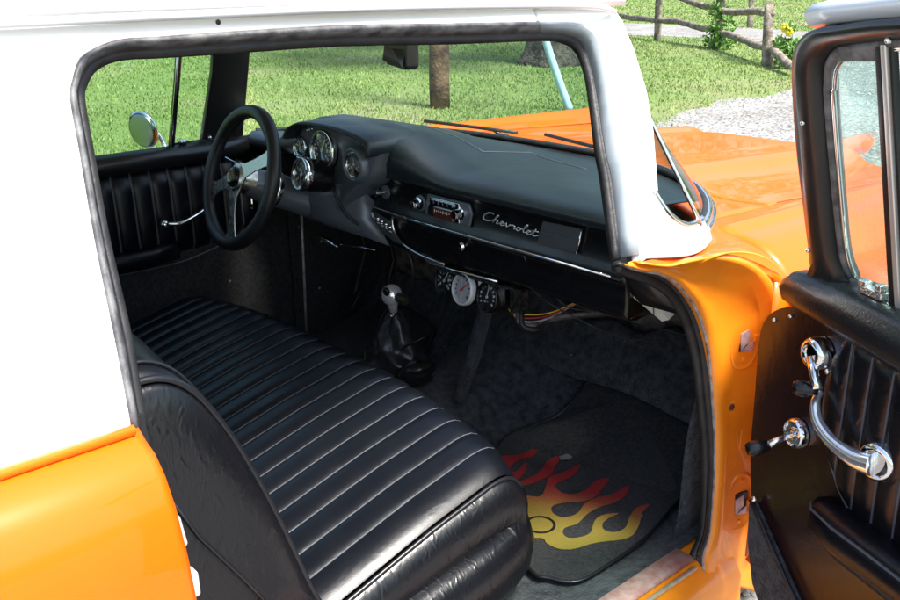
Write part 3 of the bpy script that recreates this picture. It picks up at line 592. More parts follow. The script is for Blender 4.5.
mk('button_emblem',[lathe([(.017,.0275),(.016,.029),(.013,.029),(.012,.0285)],wc,wn,20),box(wc+wn*.0295,(.020,.0012,.004),Matrix((wu,wn,wv)).transposed()),box(wc+wn*.0295,(.004,.0012,.016),Matrix((wu,wn,wv)).transposed())],mat('dull_emblem',(.25,.2,.12),.3,.8),hb,smooth=True,auto=30)
mk('key',[tube([(-.49,-.10,.90),(-.49,-.10,.875)],.004,8),box((-.49,-.10,.868),(.010,.003,.014))],CHROME,car,smooth=False)
# turn signal lever
mk('signal_lever',[tube([(-.40,-.11,.955),(-.47,-.13,.985),(-.53,-.145,1.0)],.0045,8)],CHROME,col,smooth=True)
# under-dash gauges
gp=mk('gauge_bracket',[prism([(.005,.045,.79),(.30,.045,.80),(.30,.045,.80-.006),(.005,.045,.784)],(0,.06,0)),prism([(.265,.10,.79),(.265,.045,.795),(.265,.045,.735),(.265,.10,.735)],(.003,0,0)),prism([(.145,.058,.79),(.235,.058,.792),(.235,.058,.74),(.145,.058,.74)],(0,.002,0))],ALU,car); gp.location=(.062,.036,-.010)
ax=(-.10,-.97,.20)
g1=gauge(gp,'gauge',(.028,.055,.757),.0375,axis=ax,bez=PLASTIC,num=True,ang=60,cup=.05,bw=.12);L(g1,'black-ringed round gauge at the left end of the bracket')
g2=gauge(gp,'gauge',(.106,.044,.757),.0395,axis=ax,bez=mat('silver_white_bezel',(.62,.64,.65),.35,.15),dial=DIALW,needle=REDN,ang=40,cup=.05,nl=1.2,bw=.16);L(g2,'silver-faced gauge with red needle between two black gauges')
g3=gauge(gp,'gauge',(.188,.048,.757),.0375,axis=ax,bez=PLASTIC,ang=80,cup=.05,bw=.12);L(g3,'black-ringed round gauge at the right end of the bracket')
mk('dial_label',[box((.187,.045,.744),(.016,.001,.006),Matrix.Rotation(R(10),3,'X'))],MARK,g3)
# wires
wr=[((.215,.10,.745),(.24,.10,.725),(.27,.13,.712),(.33,.17,.715),(.42,.26,.74),(.5,.33,.75)),]
for i,(m_,r_) in enumerate(((YELLOW,.0016),(REDW,.0016),(HINGEM,.0022),(INSUL,.006),(RUBBER,.007))):
    mk('wire',[tube(crom([(.20+.012*i,.10,.745-.004*i),(.225+.01*i,.085,.722-.006*i),(.255+.008*i,.11,.715-.007*i),(.285,.17,.715-.005*i),(.31 if i<3 else .46,.27,.74)],6),r_,8)],m_,gp,smooth=True)
mk('wire',[tube(crom([(.13,.09,.735),(.135,.08,.722),(.145,.09,.716)],6),.004,8)],YELLOW,gp,smooth=True)
mk('hanging_wire',[tube(crom([(.34,.12,.80),(.37,.14,.76),(.41,.22,.70),(.44,.30,.65),(.47,.38,.62),(.50,.44,.61)],8),.0018,6)],CARPET,car,smooth=True)
mk('hanging_wire',[tube(crom([(.40,.13,.80),(.45,.13,.765),(.50,.18,.75),(.56,.26,.72),(.64,.36,.68)],8),.0014,6)],CARPET,car,smooth=True)
mk('cable',[tube(crom([(-.13,.12,.80),(-.08,.12,.76),(-.085,.13,.70),(-.13,.15,.64)],8),.006,8)],RUBBER,car,smooth=True)
lm=mk('under_dash_light',[prism([(.650,.085,.866),(.662,.085,.850),(.735,.085,.818),(.752,.085,.826),(.725,.085,.842),(.675,.085,.862)],(0,.02,.008))],CREAM,car,bevel=.002)
mk('lamp_back',[sphere((.690,.115,.862),.030,14,(1.3,.6,.8))],PLASTIC,lm,smooth=True)
mk('lamp_wire',[tube(crom([(.675,.08,.885),(.70,.078,.862),(.695,.08,.845),(.712,.078,.87),(.72,.08,.83)],6),.0013,6)],SEAM,lm,smooth=True)
# ------------------------------------------------------------------ floor
def flz(x,y):
    hump=.10*math.exp(-((x+.02)/.16)**4)*ss(-.9,.1,y)+ .05*math.exp(-((x+.02)/.17)**4)*ss(.1,.5,y)
    z=.30
    t=y-.30
    if t>0: z+= t*math.tan(R(35)) if t<.16 else .16*math.tan(R(35))+(t-.16)*1.9
    z+=.006*math.sin(9*x+3)*math.sin(7*y)+.004*math.sin(23*x+11*y)
    if x>.70: z+=.03*ss(.70,.79,x)
    return z+hump
mk('floor_carpet',[grid(lambda x,y:Vector((x,y,flz(x,y))),[-.76+.02*i for i in range(79)],[-.95+.02*j for j in range(74)])],CARPET,car,smooth=True)
mk('kick_panel',[grid(lambda u,v:Vector((.76+.045*v*(1-u)+.005*math.sin(14*u+9*v),lerp(.135,.60,u),lerp(.30,.80,v))),[i/12 for i in range(13)],[j/12 for j in range(13)])],CARPET,car,smooth=True,solid=.004)
mk('kick_panel',[grid(lambda u,v:Vector((-.745+.02*math.sin(u*3),lerp(.16,.62,u),lerp(.30,.86,v))),[i/8 for i in range(9)],[j/8 for j in range(9)])],MATC,car,smooth=True,solid=.004)
mk('firewall',[grid(lambda u,v:Vector((lerp(-.77,.79,u),.56+.03*math.sin(9*u+5*v)*v-.10*v,lerp(.46,.94,v))),[i/30 for i in range(31)],[j/10 for j in range(11)])],INSUL,car,smooth=True)
rg_=[]
for i in range(41):
    u=i/40; x=lerp(-.1,.76,u); top=.572+.03*u+.012*math.sin(11*u)+.014*math.sin(29*u+1)
    rg_.append([Vector((x,.40+.012*math.sin(13*u),.42+.03)),Vector((x,.455+.012*math.sin(17*u),.52)),Vector((x,.48+.01*math.sin(9*u),.55)),Vector((x,.475,top)),Vector((x,.50,top+.006))])
mk('toe_board_carpet',[loft(rg_,closed=False)],CARPET,car,smooth=True,solid=.006)
mk('tunnel_edge',[prism([(-.015,.16,.50),(.03,.16,.50),(.11,.20,.66),(.07,.20,.68)],(0,.02,0))] if 0 else [loft([[(.075,.12,.415),(.098,.12,.41),(.10,.14,.40)],[(.085,.17,.54),(.108,.17,.53),(.11,.19,.52)],[(.105,.20,.70),(.13,.20,.69),(.135,.22,.68)]],closed=False)],CARPET,car,smooth=True,solid=.003)
# pedals
for x in(-.62,-.47):
    p=mk('pedal',[box((x,.30,.47),(.06,.012,.07),Matrix.Rotation(R(-40),3,'X')),tube([(x,.31,.48),(x,.36,.62),(x,.33,.78)],.008,8)],SATIN,car,bevel=.002)
mk('pedal_linkage',[tube([(-.515,.12,.738),(-.49,.12,.733),(-.465,.12,.728),(-.44,.12,.726),(-.415,.12,.722)],[.004,.010,.004,.011,.004,.010,.005],10),tube([(-.40,.12,.735),(-.30,.12,.745),(-.235,.12,.751)],.0040,8)],CHROME,car,smooth=True)
# gear lever
gl=mk('gear_lever',[tube([(-.19,.14,.43),(-.18,.13,.55),(-.168,.12,.615)],[.008,.006,.010],12)],CHROME,car,smooth=True)
kn=mk('shift_knob',[sphere((-.165,.118,.640),.030,20,(1,1,1.0)),lathe([(.012,-.05),(.014,-.03),(.022,-.015)],(-.165,.118,.640),(0.02,-.1,1),16)],mat('white_chrome_knob',(.9,.9,.9),.12,.55,.5),gl,smooth=True)
mk('knob_insert',[sphere((-.158,.096,.655),.013,12,(1,.6,1)),sphere((-.178,.092,.64),.010,12,(1,.5,1.2))],PLASTIC,kn,smooth=True)
mk('knob_button',[lathe([(.012,0),(.014,.01),(.014,.03),(.011,.036),(.001,.037)],(-.142,.118,.640),(1,.1,-.1),16)],mat('dark_button',(.05,.045,.035),.3,.4),kn,smooth=True,auto=40)
rows=[];rb=random.Random(3)
for i,(r_,z,dx) in enumerate(((.115,.385,0),(.125,.40,.0),(.112,.42,.0),(.105,.435,.0),(.10,.45,0),(.088,.462,-.004),(.084,.476,-.006),(.074,.49,-.006),(.072,.51,-.004),(.050,.53,0),(.046,.55,.004),(.027,.572,.006),(.013,.59,.008))):
    ring_=[]
    for k in range(28):
        t=2*math.pi*k/28; rr=r_*(1+.10*math.sin(5*t+i*1.1)+.07*math.sin(9*t-i*.8)+.04*rb.uniform(-1,1))
        ring_.append((-.185+dx+rr*math.cos(t),.14+rr*math.sin(t)*.85,z+.008*math.sin(3*t+i*.9)))
    rows.append(ring_)
mk('lever_boot',[loft(rows,caps=True)],mat('shiny_black_leather',(.022,.022,.024),.27,bump=.5,bscale=80,bdist=.003),gl,smooth=True,subd=1)
rows=[]
for i,(r_,h) in enumerate(((.055,0),(.060,.012),(.050,.022),(.060,.034),(.048,.046),(.055,.058),(.042,.070),(.024,.078),(.002,.08))):
    rows.append([(-.085+h*.5+r_*math.cos(2*math.pi*k/20)*(1+.06*math.sin(4*2*math.pi*k/20+i)),.11+r_*math.sin(2*math.pi*k/20),.405+h+.25*r_*math.cos(2*math.pi*k/20))for k in range(20)])
bt=mk('transfer_boot',[loft(rows,caps=True)],mat('shiny_black_leather_small',(.013,.013,.014),.22,bump=.4,bscale=80,bdist=.003),car,smooth=True,subd=1)
mk('small_lever',[tube([(-.17,.09,.46),(-.12,.12,.50),(-.07,.15,.535)],[.007,.003,.002],8)],PLASTIC,gl,smooth=True)
# ------------------------------------------------------------------ mats (lie on the floor: things of their own)
def mkmat(pts,label,flames=None,dz=0):
    P=[Vector(p) for p in pts]
    def h(x,y): return .312+max(0,y-.30)*math.tan(R(35))*1.0+.006
    top=[]
    # boundary smoothing
    bd=crom(P,4,True); c=sum(bd,Vector())/len(bd)
    rings=[]
    for s in (1,.985,.93,.8,.6,.35,.1):
        rings.append([Vector(((c.x+(p.x-c.x)*s),(c.y+(p.y-c.y)*s),0)) for p in bd])
    for r_ in rings:
        for p in r_: p.z=h(p.x,p.y)+dz
    low=[p+Vector((0,0,-.006)) for p in rings[0]]
    o=mk('floor_mat',[loft([low]+rings,caps=True)],MATC,None,smooth=True)
    mk('mat_binding',[tube([p+Vector((0,0,-.002)) for p in rings[0]],.0035,8,closed=True)],SATIN,o,smooth=True)
    return tag(o,label,'floor mat')
fm=mkmat(MAT,'black carpet floor mat printed with red and yellow flames, in the near footwell')
# flame print: real print colours graded along the flames' length
mflame,nt,b=nmat('flame_print'); b.inputs['Roughness'].default_value=.95
fn_=noise(nt,420,3); fb_=N(nt,'ShaderNodeBump'); fb_.inputs['Strength'].default_value=.9; fb_.inputs['Distance'].default_value=.004; nt.links.new(fn_.outputs[0],fb_.inputs['Height']); nt.links.new(fb_.outputs[0],b.inputs['Normal'])
tc_=N(nt,'ShaderNodeTexCoord'); mp=N(nt,'ShaderNodeMapping'); sep=N(nt,'ShaderNodeSeparateXYZ'); 
mp.inputs['Rotation'].default_value=(0,0,R(-28)); nt.links.new(tc_.outputs['Object'],mp.inputs[0]); nt.links.new(mp.outputs[0],sep.inputs[0])
mr=N(nt,'ShaderNodeMapRange'); mr.inputs[1].default_value=-.26; mr.inputs[2].default_value=-.02; nt.links.new(sep.outputs[1],mr.inputs[0])
nz=noise(nt,190,4,.75); ad=N(nt,'ShaderNodeMath',operation='MULTIPLY_ADD'); ad.inputs[1].default_value=.42; nt.links.new(nz.outputs[0],ad.inputs[0]); nt.links.new(mr.outputs[0],ad.inputs[2])
rr_=ramp(nt,ad.outputs[0],[(.10,(.27,.22,.03)),(.42,(.31,.20,.03)),(.62,(.34,.085,.03)),(.84,(.33,.016,.018))])
nt.links.new(rr_.outputs[0],b.inputs['Base Color'])
fpts=[Vector((p[0],p[1],.3195)) for p in FLAME]
fpts=crom(fpts,3,True)
mk('flame_print',[prism(fpts,(0,0,.0012))],mflame,fm)
mk('flame_ring',[lathe([(.034,0),(.034,.001),(.028,.001),(.028,0)],(.535,-.03,.3205),(0,0,1),28)],SATIN,fm)
m2=[(-.70,-.1,0),(-.70,.36,0),(-.62,.44,0),(-.42,.44,0),(-.32,.36,0),(-.30,-.1,0)]
fm2=mkmat(m2,'black floor mat with red flame tips, beneath the steering wheel in the far footwell')
mk('flame_print',[prism([Vector((x,y,.3195)) for x,y in f_],(0,0,.0012)) for f_ in ([(-.66,.20),(-.60,.20),(-.62,.26),(-.655,.31),(-.65,.25)],[(-.61,.19),(-.53,.19),(-.55,.26),(-.59,.31),(-.585,.25)],[(-.53,.17),(-.46,.17),(-.48,.22),(-.52,.27),(-.51,.22)])],mat('red_flame',(.55,.012,.012),.9),fm2)
lf=mk('dry_leaf',[prism([(.365,.215,.325),(.372,.245,.326),(.385,.25,.324),(.392,.225,.325),(.380,.205,.326)],(0,0,.0012))],mat('grey_green_leaf',(.16,.17,.15),.7),None); tag(lf,'small grey dry leaf lying on the flame mat beside the flame tips','leaf')
# ------------------------------------------------------------------ seat
seat=empty('bench_seat'); seat.parent=car
def topz(x,y):
    c=1-(abs(x)/.68)**2.2; z=float(np.interp(y,[-.80,-.655,-.45,-.30,-.24],[.475,.518,.578,.612,.616]))
    return z+.032*c
NP=21; HW=.600
def cush(x):
    a=abs(x); pts=[]
    c=max(0,1-(a/.68)**3)
    fy=.055*c
    if a<=HW+.0016:
        ph=(x+HW)/(2*HW)*NP; d=abs(ph-round(ph)); pl=-.0035*math.exp(-(d/.07)**1.3)+.0015*math.sin(math.pi*(ph%1))
    else: pl=.001
    pl-=.034*max(0,(a-.603)/.057)**1.7
    ins=0
    for y in [-.80,-.74,-.68,-.62,-.56,-.50,-.44,-.39,-.345,-.305,-.28]:
        pts.append(Vector((x,y+fy*(y+.8)/.55,topz(x,y)+pl)))
    for dy,dz in ((.018,-.002),(.034,-.010),(.046,-.024),(.052,-.045),(.052,-.075),(.048,-.11)):
        pts.append(Vector((x,-.28+fy*.95+dy,topz(x,-.28)+dz+pl*(1 if dz>-.03 else .5))))
    return pts
cols=[-.66,-.65]
xsn=[]
for i in range(NP+1):
    s=-HW+2*HW*i/NP
    for o in (-.0012,0,.0012): xsn.append(s+o)
    if i<NP:
        w=2*HW/NP
        for f in(.18,.35,.5,.65,.82): xsn.append(s+w*f)
cx_=sorted(set([round(v,5) for v in cols+xsn+[.645,.655]]))
cx_=[v for v in cx_ if -.661<=v<=.661]
rows=[cush(x) for x in cx_]
V,F=loft(rows,closed=False); npt=len(rows[0]); MI=[]
for i in range(len(rows)-1):
    xm=(cx_[i]+cx_[i+1])/2; ph=(xm+HW)/(2*HW)*NP; d=abs(ph-round(ph))*2*HW/NP
    MI+=[1 if (d<.0013 and abs(xm)<HW+.002) else 0]*(npt-1)
cu=mk('cushion',[(V,F,MI)],[LEATHER,SEAM],seat,smooth=True)
# boxing and right edge piping
for s in(1,-1):
    e=[p.copy() for p in cush(.66)]
    for p in e: p.x*=s
    bx=[e,[p+Vector((s*.012,.004,-.006)) for p in e],[Vector((p.x+s*.022,p.y+.002,p.z-.03)) for p in e],[Vector((p.x+s*.024,p.y,p.z-.075)) for p in e],[Vector((p.x+s*.010,p.y-.004,max(.40,p.z-.115))) for p in e]]
    mk('boxing',[loft(bx,closed=False)],LEATHERW,seat,smooth=True)
    mk('piping',[tube([p+Vector((s*.003,.001,.002)) for p in e],.0042,8)],PIPE,seat,smooth=True)
    mk('piping',[tube([Vector((p.x+s*.012,p.y-.002,max(.41,p.z-.108))) for p in e],.004,8)],PIPE,seat,smooth=True)
# lower valance: bulging band round the front and right side
def vpath():
    P=[(-.70,-.75)];
    P=[(-.715,-.75),(-.72,-.35),(-.70,-.24),(-.62,-.185),(-.4,-.145),(0,-.13),(.4,-.145),(.60,-.175),(.68,-.215),(.705,-.29),(.712,-.42),(.712,-.80)]
    return crom([(a,b,0) for a,b in P],8)
vp=vpath(); rows=[]
for p in vp:
    o=Vector((p.x/.72*.5,0,0)); d=Vector((p.x*.9,(p.y+.5)*1.6,0)).normalized()
    zt=float(np.interp(p.y,[-.80,-.5,-.2],[.415,.455,.490]))
    rows.append([Vector((p.x,p.y,zt))-d*.05,Vector((p.x,p.y,zt+.006))-d*.02,Vector((p.x,p.y,zt-.012)),Vector((p.x,p.y,zt-.05))+d*.010,Vector((p.x,p.y,zt-.095))+d*.004,Vector((p.x,p.y,zt-.125))-d*.012,Vector((p.x,p.y,.325))-d*.03])
mk('seat_valance',[loft(rows,closed=False)],LEATHERW,seat,smooth=True)
# backrest
FP=[(p.x,p.y) for p in crom([(a,b,0) for a,b in [(-.655,.50),(-.672,.54),(-.697,.62),(-.722,.70),(-.752,.785),(-.787,.87),(-.822,.935),(-.852,.972),(-.885,.990),(-.925,.992)]],3)]
BP=[(-.93,.50),(-.94,.60),(-.96,.75),(-.985,.90),(-.985,.955),(-.965,.982)]
def bring(x,ins,up=0):
    out=[]
    full=FP+BP[::-1]; c=Vector((0,-.83,.74))
    for y,z in full:
        p=Vector((x,y,z)); q=Vector((x,c.y,c.z)); d=(q-p)
        out.append(p+d*ins+Vector((0,0,up)))
    return out
mk('backrest',[loft([bring(-.645,.06),bring(-.63,.0),bring(-.5,-.035,.01),bring(0,-.06,.016),bring(.5,-.035,.01),bring(.60,-.005),bring(.635,.012),bring(.652,.04),bring(.656,.075)],caps=True)],LEATHER,seat,smooth=True)
ep=bring(.660,.055); ep2=[p+Vector((.006,0,0)) for p in bring(.660,.075)]
def bul(s,x): 
    c=Vector((x,-.83,.74)); return [Vector((x,p.y,p.z)).lerp(c,1-s) for p in ep]
mk('backrest_end',[loft([ep,bul(.93,.668),bul(.8,.676),bul(.6,.680),bul(.35,.681),bul(.1,.680)],caps=True)],LEATHERW,seat,smooth=True)
mk('piping',[tube([p+Vector((.002,0,0)) for p in ep[:28]],.005,8)],PIPE,seat,smooth=True)
mk('piping',[tube([p for p in bring(.632,-.004)[:28]],.0028,8)],PIPE,seat,smooth=True)
mk('seat_welt',[tube([(.682,-.905,.84),(.684,-.86,.74),(.684,-.80,.64),(.682,-.74,.53)],.003,8)],PIPE,seat,smooth=True)
# ------------------------------------------------------------------ far (driver's) door, seen from inside
fd=empty('door'); fd.parent=car; L(fd,"closed door on the far side of the cabin")
mk('door_shell',[prism([(-.80,.21,.99),(-.80,-.96,.99),(-.84,-.96,.30),(-.84,.19,.30)],(-.05,0,0))],ORANGE,fd)
mk('belt_rail',[loft([[(-.775,y,1.008),(-.755,y,1.012),(-.735,y,.998),(-.732,y,.975),(-.75,y,.955),(-.78,y,.95)] for y in (-.96,-.3,.215)],closed=False)],SATIN,fd,smooth=True,solid=.003)
pl=[]
NPY=int(1.16/.055)
ysd=[]
for i in range(NPY+1):
    y0=.12-.055*i
    for o in(-.003,0,.003): ysd.append(y0+o)
    for f in(.2,.4,.6,.8): ysd.append(y0-.055*f)
ysd=sorted(y for y in ysd if y>-.96 and y<.125)
rows=[];MI=[]
for y in ysd:
    ph=(.12-y)/.055; d=abs(ph-round(ph)); pu=.008*(1-math.exp(-(d/.12)**1.2))
    lowz=.70+.02*ss(-.2,.12,y)+.05*ss(-.05,.12,y)
    rows.append([(-.775,y,.955),(-.765+pu*.3,y,.95),(-.758+pu,y,.90),(-.757+pu,y,.80),(-.758+pu,y,lowz+.02),(-.768,y,lowz)])
for i in range(len(rows)-1):
    ym=(ysd[i]+ysd[i+1])/2; ph=(.12-ym)/.055; d=abs(ph-round(ph))*.055; MI+=[1 if d<.0018 else 0]*5
V,F=loft(rows,closed=False)
mk('pleated_panel',[(V,F,MI)],[LEATHER,mat('dark_seam',(.055,.06,.065),.5)],fd,smooth=True)
mk('lower_panel',[prism([(-.768,.235,.95),(-.768,.12,.95),(-.768,.10,.76),(-.768,-.05,.71),(-.768,-.96,.70),(-.768,-.96,.32),(-.768,.235,.32)],(-.012,0,0))],MATC,fd)
mk('armrest',[loft([[(-.765,y,.735),(-.70+e,y,.738),(-.695+e,y,.715),(-.71+e,y,.69),(-.765,y,.68)] for y,e in ((-.75,-.03),(-.70,0),(-.30,0),(-.24,-.02),(-.20,-.055))],caps=True)],LEATHER,fd,smooth=True)
mk('trim_strip',[tube(crom([(-.75,-.40,.675),(-.755,-.22,.672),(-.757,-.10,.69),(-.757,.02,.72),(-.757,.08,.76)],6),.0022,6)],SEAM,fd,smooth=True)
cr=mk('window_crank',[tube(crom([(-.71,-.25,.805),(-.70,-.215,.802),(-.705,-.17,.812),(-.72,-.13,.822),(-.725,-.10,.835)],6),[.005,.006,.007,.010],10)],CHROME,fd,smooth=True)
mk('knob',[sphere((-.705,-.262,.806),.013,14)],CHROME,cr,smooth=True)
mk('escutcheon',[lathe([(.022,0),(.018,.012),(.001,.014)],(-.755,-.10,.835),(1,0,0),18)],CHROME,cr,smooth=True)
mk('window_glass',[prism([(-.775,-.19,1.0),(-.775,-.95,1.0),(-.66,-.93,1.36),(-.655,-.165,1.365)],(-.003,0,0))],GLASS,fd)
mk('vent_glass',[prism([(-.775,-.185,1.0),(-.655,-.165,1.365),(-.655,-.04,1.36),(-.775,-.07,1.0)],(-.003,0,0))],GLASS,fd)
mk('window_divider',[tube([(-.765,-.19,1.0),(-.70,-.180,1.19),(-.645,-.17,1.37)],.009,10)],SATIN,fd,smooth=True)
mk('divider_channel',[tube([(-.755,-.197,1.0),(-.69,-.187,1.19),(-.637,-.178,1.37)],.0035,8)],CHROME,fd,smooth=True)
mk('vent_frame',[tube([(-.765,-.185,1.01),(-.765,-.06,1.01)],.008,8)],SATIN,fd,smooth=True)
mk('vent_latch',[sphere((-.755,-.155,1.02),.009,10,(1,1.8,.7)),sphere((-.76,-.07,1.02),.006,10)],CHROME,fd,smooth=True)
# chrome round outside mirror on the far door
sm=mk('side_mirror',[lathe([(.056,0),(.058,.004),(.055,.012),(.036,.028),(.001,.034)],(-.98,-.178,1.03),(-.35,.93,.1),32)],CHROME,fd,smooth=True)
mk('mirror_glass',[lathe([(.053,.0),(.045,-.003),(.001,-.005)],(-.98,-.178,1.03),(-.35,.93,.1),32)],mat('dull_mirror',(.26,.32,.30),.25,1),sm,smooth=True)
mk('mirror_arm',[tube(crom([(-.985,-.150,1.035),(-.965,-.138,1.02),(-.935,-.130,.975),(-.90,-.13,.93)],6),[.008,.007,.009],10)],CHROME,sm,smooth=True)
mk('door_edge_strip',[tube([(-.735,.205,.80),(-.738,.20,.60),(-.738,.19,.34)],.0045,8)],mat('worn_edge_strip',(.30,.31,.27),.4,.3,0,col2=(.60,.58,.5),vscale=30),fd,smooth=True)
# ------------------------------------------------------------------ open passenger door (local frame u,z,off)
dr=empty('door'); dr.parent=car; L(dr,'open passenger door with black pleated trim and chrome pull handle')
HX=Vector((.88,.22,0)); du=Vector((math.cos(R(25)),-math.sin(R(25)),0)); dn=Vector((-math.sin(R(25)),-math.cos(R(25)),0))
def doff(z): return .07+(0 if z<1 else .476*(z-1))
def D(u,z,k=0): return HX+du*u+dn*(doff(z)+k)+Vector((0,0,z))
DL=1.16
# window frame
fo=[(.13,.955),(.169,.966),(.185,.991),(.246,1.186),(.288,1.295),(.309,1.337),(.325,1.357),(.347,1.371),(.372,1.381),(.408,1.386),(.532,1.400),(.80,1.412),(DL,1.40)]
fi=[(.262,.985),(.258,1.0),(.258,1.05),(.302,1.197),(.336,1.300),(.352,1.334),(.367,1.349),(.385,1.359),(.402,1.363),(.437,1.368),(.524,1.378),(.80,1.388),(DL-.03,1.378)]
rows=[]
fo_=crom([(a,b,0) for a,b in fo],4); fi_=crom([(a,b,0) for a,b in fi],4)
for a,b in zip(fo_,fi_):
    rows.append([D(a.x,a.y,-.05),D(a.x,a.y,-.012),D(lerp(a.x,b.x,.12),lerp(a.y,b.y,.12),.002),D(lerp(a.x,b.x,.45),lerp(a.y,b.y,.45),.006),D(lerp(a.x,b.x,.8),lerp(a.y,b.y,.8),-.002),D(b.x,b.y,-.016),D(b.x,b.y,-.04)])
mk('window_frame',[loft(rows,closed=False)],SATIN,dr,smooth=True,solid=.003)
# grey gasket + chrome channel inside the frame
mk('glass_gasket',[tube([D(p.x+.006,p.y-.004 if p.y>1.3 else p.y,-.018) for p in fi_[4:]],.006,8)],WRUBBER,dr,smooth=True)
mk('glass_channel',[tube([D(p.x+.015,p.y-.010 if p.y>1.3 else p.y,-.020) for p in fi_[4:40]],.0035,8)],CHROME,dr,smooth=True)
mk('gasket_block',[prism([D(.394,1.360,-.012),D(.462,1.366,-.012),D(.457,1.347,-.012),D(.390,1.341,-.012)],-dn*.012)],WRUBBER,dr,bevel=.002)
# pale outer roof-edge of the frame above the black part
wt=[]
for u,z in ((.352,1.384),(.40,1.392),(.53,1.404),(.80,1.416),(DL,1.404)):
    wt.append([D(u,z-.006,-.030),D(u,z,-.012),D(u-.004,z+.014,-.012),D(u-.008,z+.024,-.03),D(u-.008,z+.018,-.06)])
mk('frame_top',[loft(wt,closed=False)],mat('pale_silver_paint',(.62,.64,.66),.4,.15,.4,bump=.2,bscale=40),dr,smooth=True,solid=.003)
# glass
mk('vent_glass',[prism([D(.262,1.0,-.022),D(.258,1.05,-.022),D(.302,1.197,-.022),D(.342,1.31,-.022),D(.38,1.36,-.022),D(.47,1.37,-.022),D(.375,.985,-.022)],-dn*.003)],TGLASS,dr)
mk('window_glass',[prism([D(.395,.985,-.03),D(.485,1.372,-.03),D(.80,1.388,-.03),D(DL-.03,1.375,-.03),D(DL-.03,.985,-.03)],-dn*.003)],TGLASS,dr)
dv=[(.368,.985),(.470,1.368)]
mk('window_divider',[prism([D(.360,.975,-.012),D(.373,.975,-.012),D(.474,1.368,-.012),D(.463,1.368,-.012)],-dn*.018)],SATIN,dr,bevel=.002)
mk('divider_channel',[prism([D(.374,.975,-.010),D(.386,.975,-.010),D(.484,1.368,-.010),D(.475,1.368,-.010)],-dn*.012)],mat('pale_channel',(.75,.76,.74),.3,.6),dr,bevel=.002)
mk('divider_channel',[prism([D(.388,.975,-.014),D(.394,.975,-.014),D(.490,1.368,-.014),D(.486,1.368,-.014)],-dn*.010)],SATIN,dr)
mk('glass_edge',[tube([D(.405,.985,-.028),D(.50,1.372,-.028)],.003,6)],mat('green_glass_edge',(.25,.5,.42),.2),dr,smooth=True)
# vent latch hardware
vl=mk('vent_latch',[box(D(.335,.998,-.004),(.045,.016,.012),Matrix.Rotation(R(-25),3,'Z')),box(D(.352,1.010,-.004),(.012,.014,.014),Matrix.Rotation(R(-25),3,'Z')),box(D(.320,1.008,-.002),(.016,.014,.012),Matrix.Rotation(R(-25),3,'Z'))],mat('worn_chrome',(.7,.69,.66),.22,.9,0,bump=.8,bscale=160,bdist=.003),dr,bevel=.002)
mk('latch_plate',[prism([D(.322,.992,-.003),D(.362,.992,-.003),D(.365,.972,-.003),D(.325,.972,-.003)],dn*.002)],mat('grey_plate',(.12,.12,.12),.4,.5),vl)
for u,z in ((0.296,1.250),(0.203,1.029),(0.509,1.375)): mk('screw',[sphere(D(u,z,.004),.0042,10)],CHROME,dr,smooth=True)
# belt rail (black vinyl pad)
rail=[]
for u,zt,zb,o in ((.128,.952,.938,-.012),(.133,.966,.922,.004),(.15,.975,.915,.012),(.20,.985,.915,.018),(.29,.992,.912,.022),(.41,.990,.905,.024),(.60,.985,.897,.024),(DL-.02,.97,.885,.024),(DL,.96,.885,.012)):
    h=zt-zb; rail.append([D(u,zt,-.05),D(u,zt,-.02),D(u,zt-.03*h,o-.012),D(u,zt-.2*h,o),D(u,zt-.45*h,o+.008),D(u,zt-.75*h,o+.004),D(u,zt-.95*h,o-.012),D(u,zb,-.03)])
mk('belt_rail',[loft(rail,closed=False,)],mat('black_padded_vinyl',(.011,.012,.014),.33,0,.1,rvar=.06,vscale=10,bump=.3,bscale=260,vor=True,bdist=.0008),dr,smooth=True,solid=.003)
# inner panel : plain glossy black
pan=[(.068,.60),(.066,.70),(.062,.80),(.066,.845),(.085,.875),(.12,.900),(.176,.922),(.29,.925),(DL,.90),(DL,.33),(.14,.33),(.11,.42),(.088,.50)]
pts=crom([(a,b,0) for a,b in pan[:7]],4)
poly=[D(p.x,p.y,-.008) for p in pts]+[D(a,b,-.008) for a,b in pan[7:10]]+[D(a,b,-.008) for a,b in pan[10:]]
mk('door_panel',[prism(poly,-dn*.010)],DPANEL,dr,bevel=.004,segs=3)
# pleated insert with curved border
def bl(z):  # left border u(z)
    return float(np.interp(z,[.56,.60,.631,.68,.721,.76,.796,.835,.863,.913],[.46,.40,.345,.300,.272,.260,.256,.260,.268,.297]))
PW=.046; nx=0
us=[]
u=.26
for i in range(20):
    s=.262+PW*i
    for o in(-.0022,0,.0022): us.append(s+o)
    for f in(.2,.4,.6,.8): us.append(s+PW*f)
us=[v for v in us if .256<v<DL-.02]
def zlow(u): 
    return float(np.interp(u,[.256,.262,.285,.32,.36,.42,.5,.6,DL],[.80,.755,.70,.655,.625,.59,.56,.55,.55]))
def zhigh(u): return float(np.interp(u,[.256,.268,.297,.413,DL],[.80,.863,.915,.899,.885]))
rows=[];MI=[]
for v in us:
    ph=(v-.262)/PW; d=abs(ph-round(ph)); pu=.007*(1-math.exp(-(d/.13)**1.2)); a,b=zlow(v),zhigh(v)
    rows.append([D(v,a,-.006)]+[D(v,lerp(a,b,t),-.002+pu*(1 if .1<t<.9 else .6)) for t in (.03,.1,.3,.5,.7,.9,.97)]+[D(v,b,-.006)])
for i in range(len(rows)-1):
    m_=(us[i]+us[i+1])/2; ph=(m_-.262)/PW; d=abs(ph-round(ph))*PW; MI+=[1 if d<.0014 else 0]*8
V,F=loft(rows,closed=False)
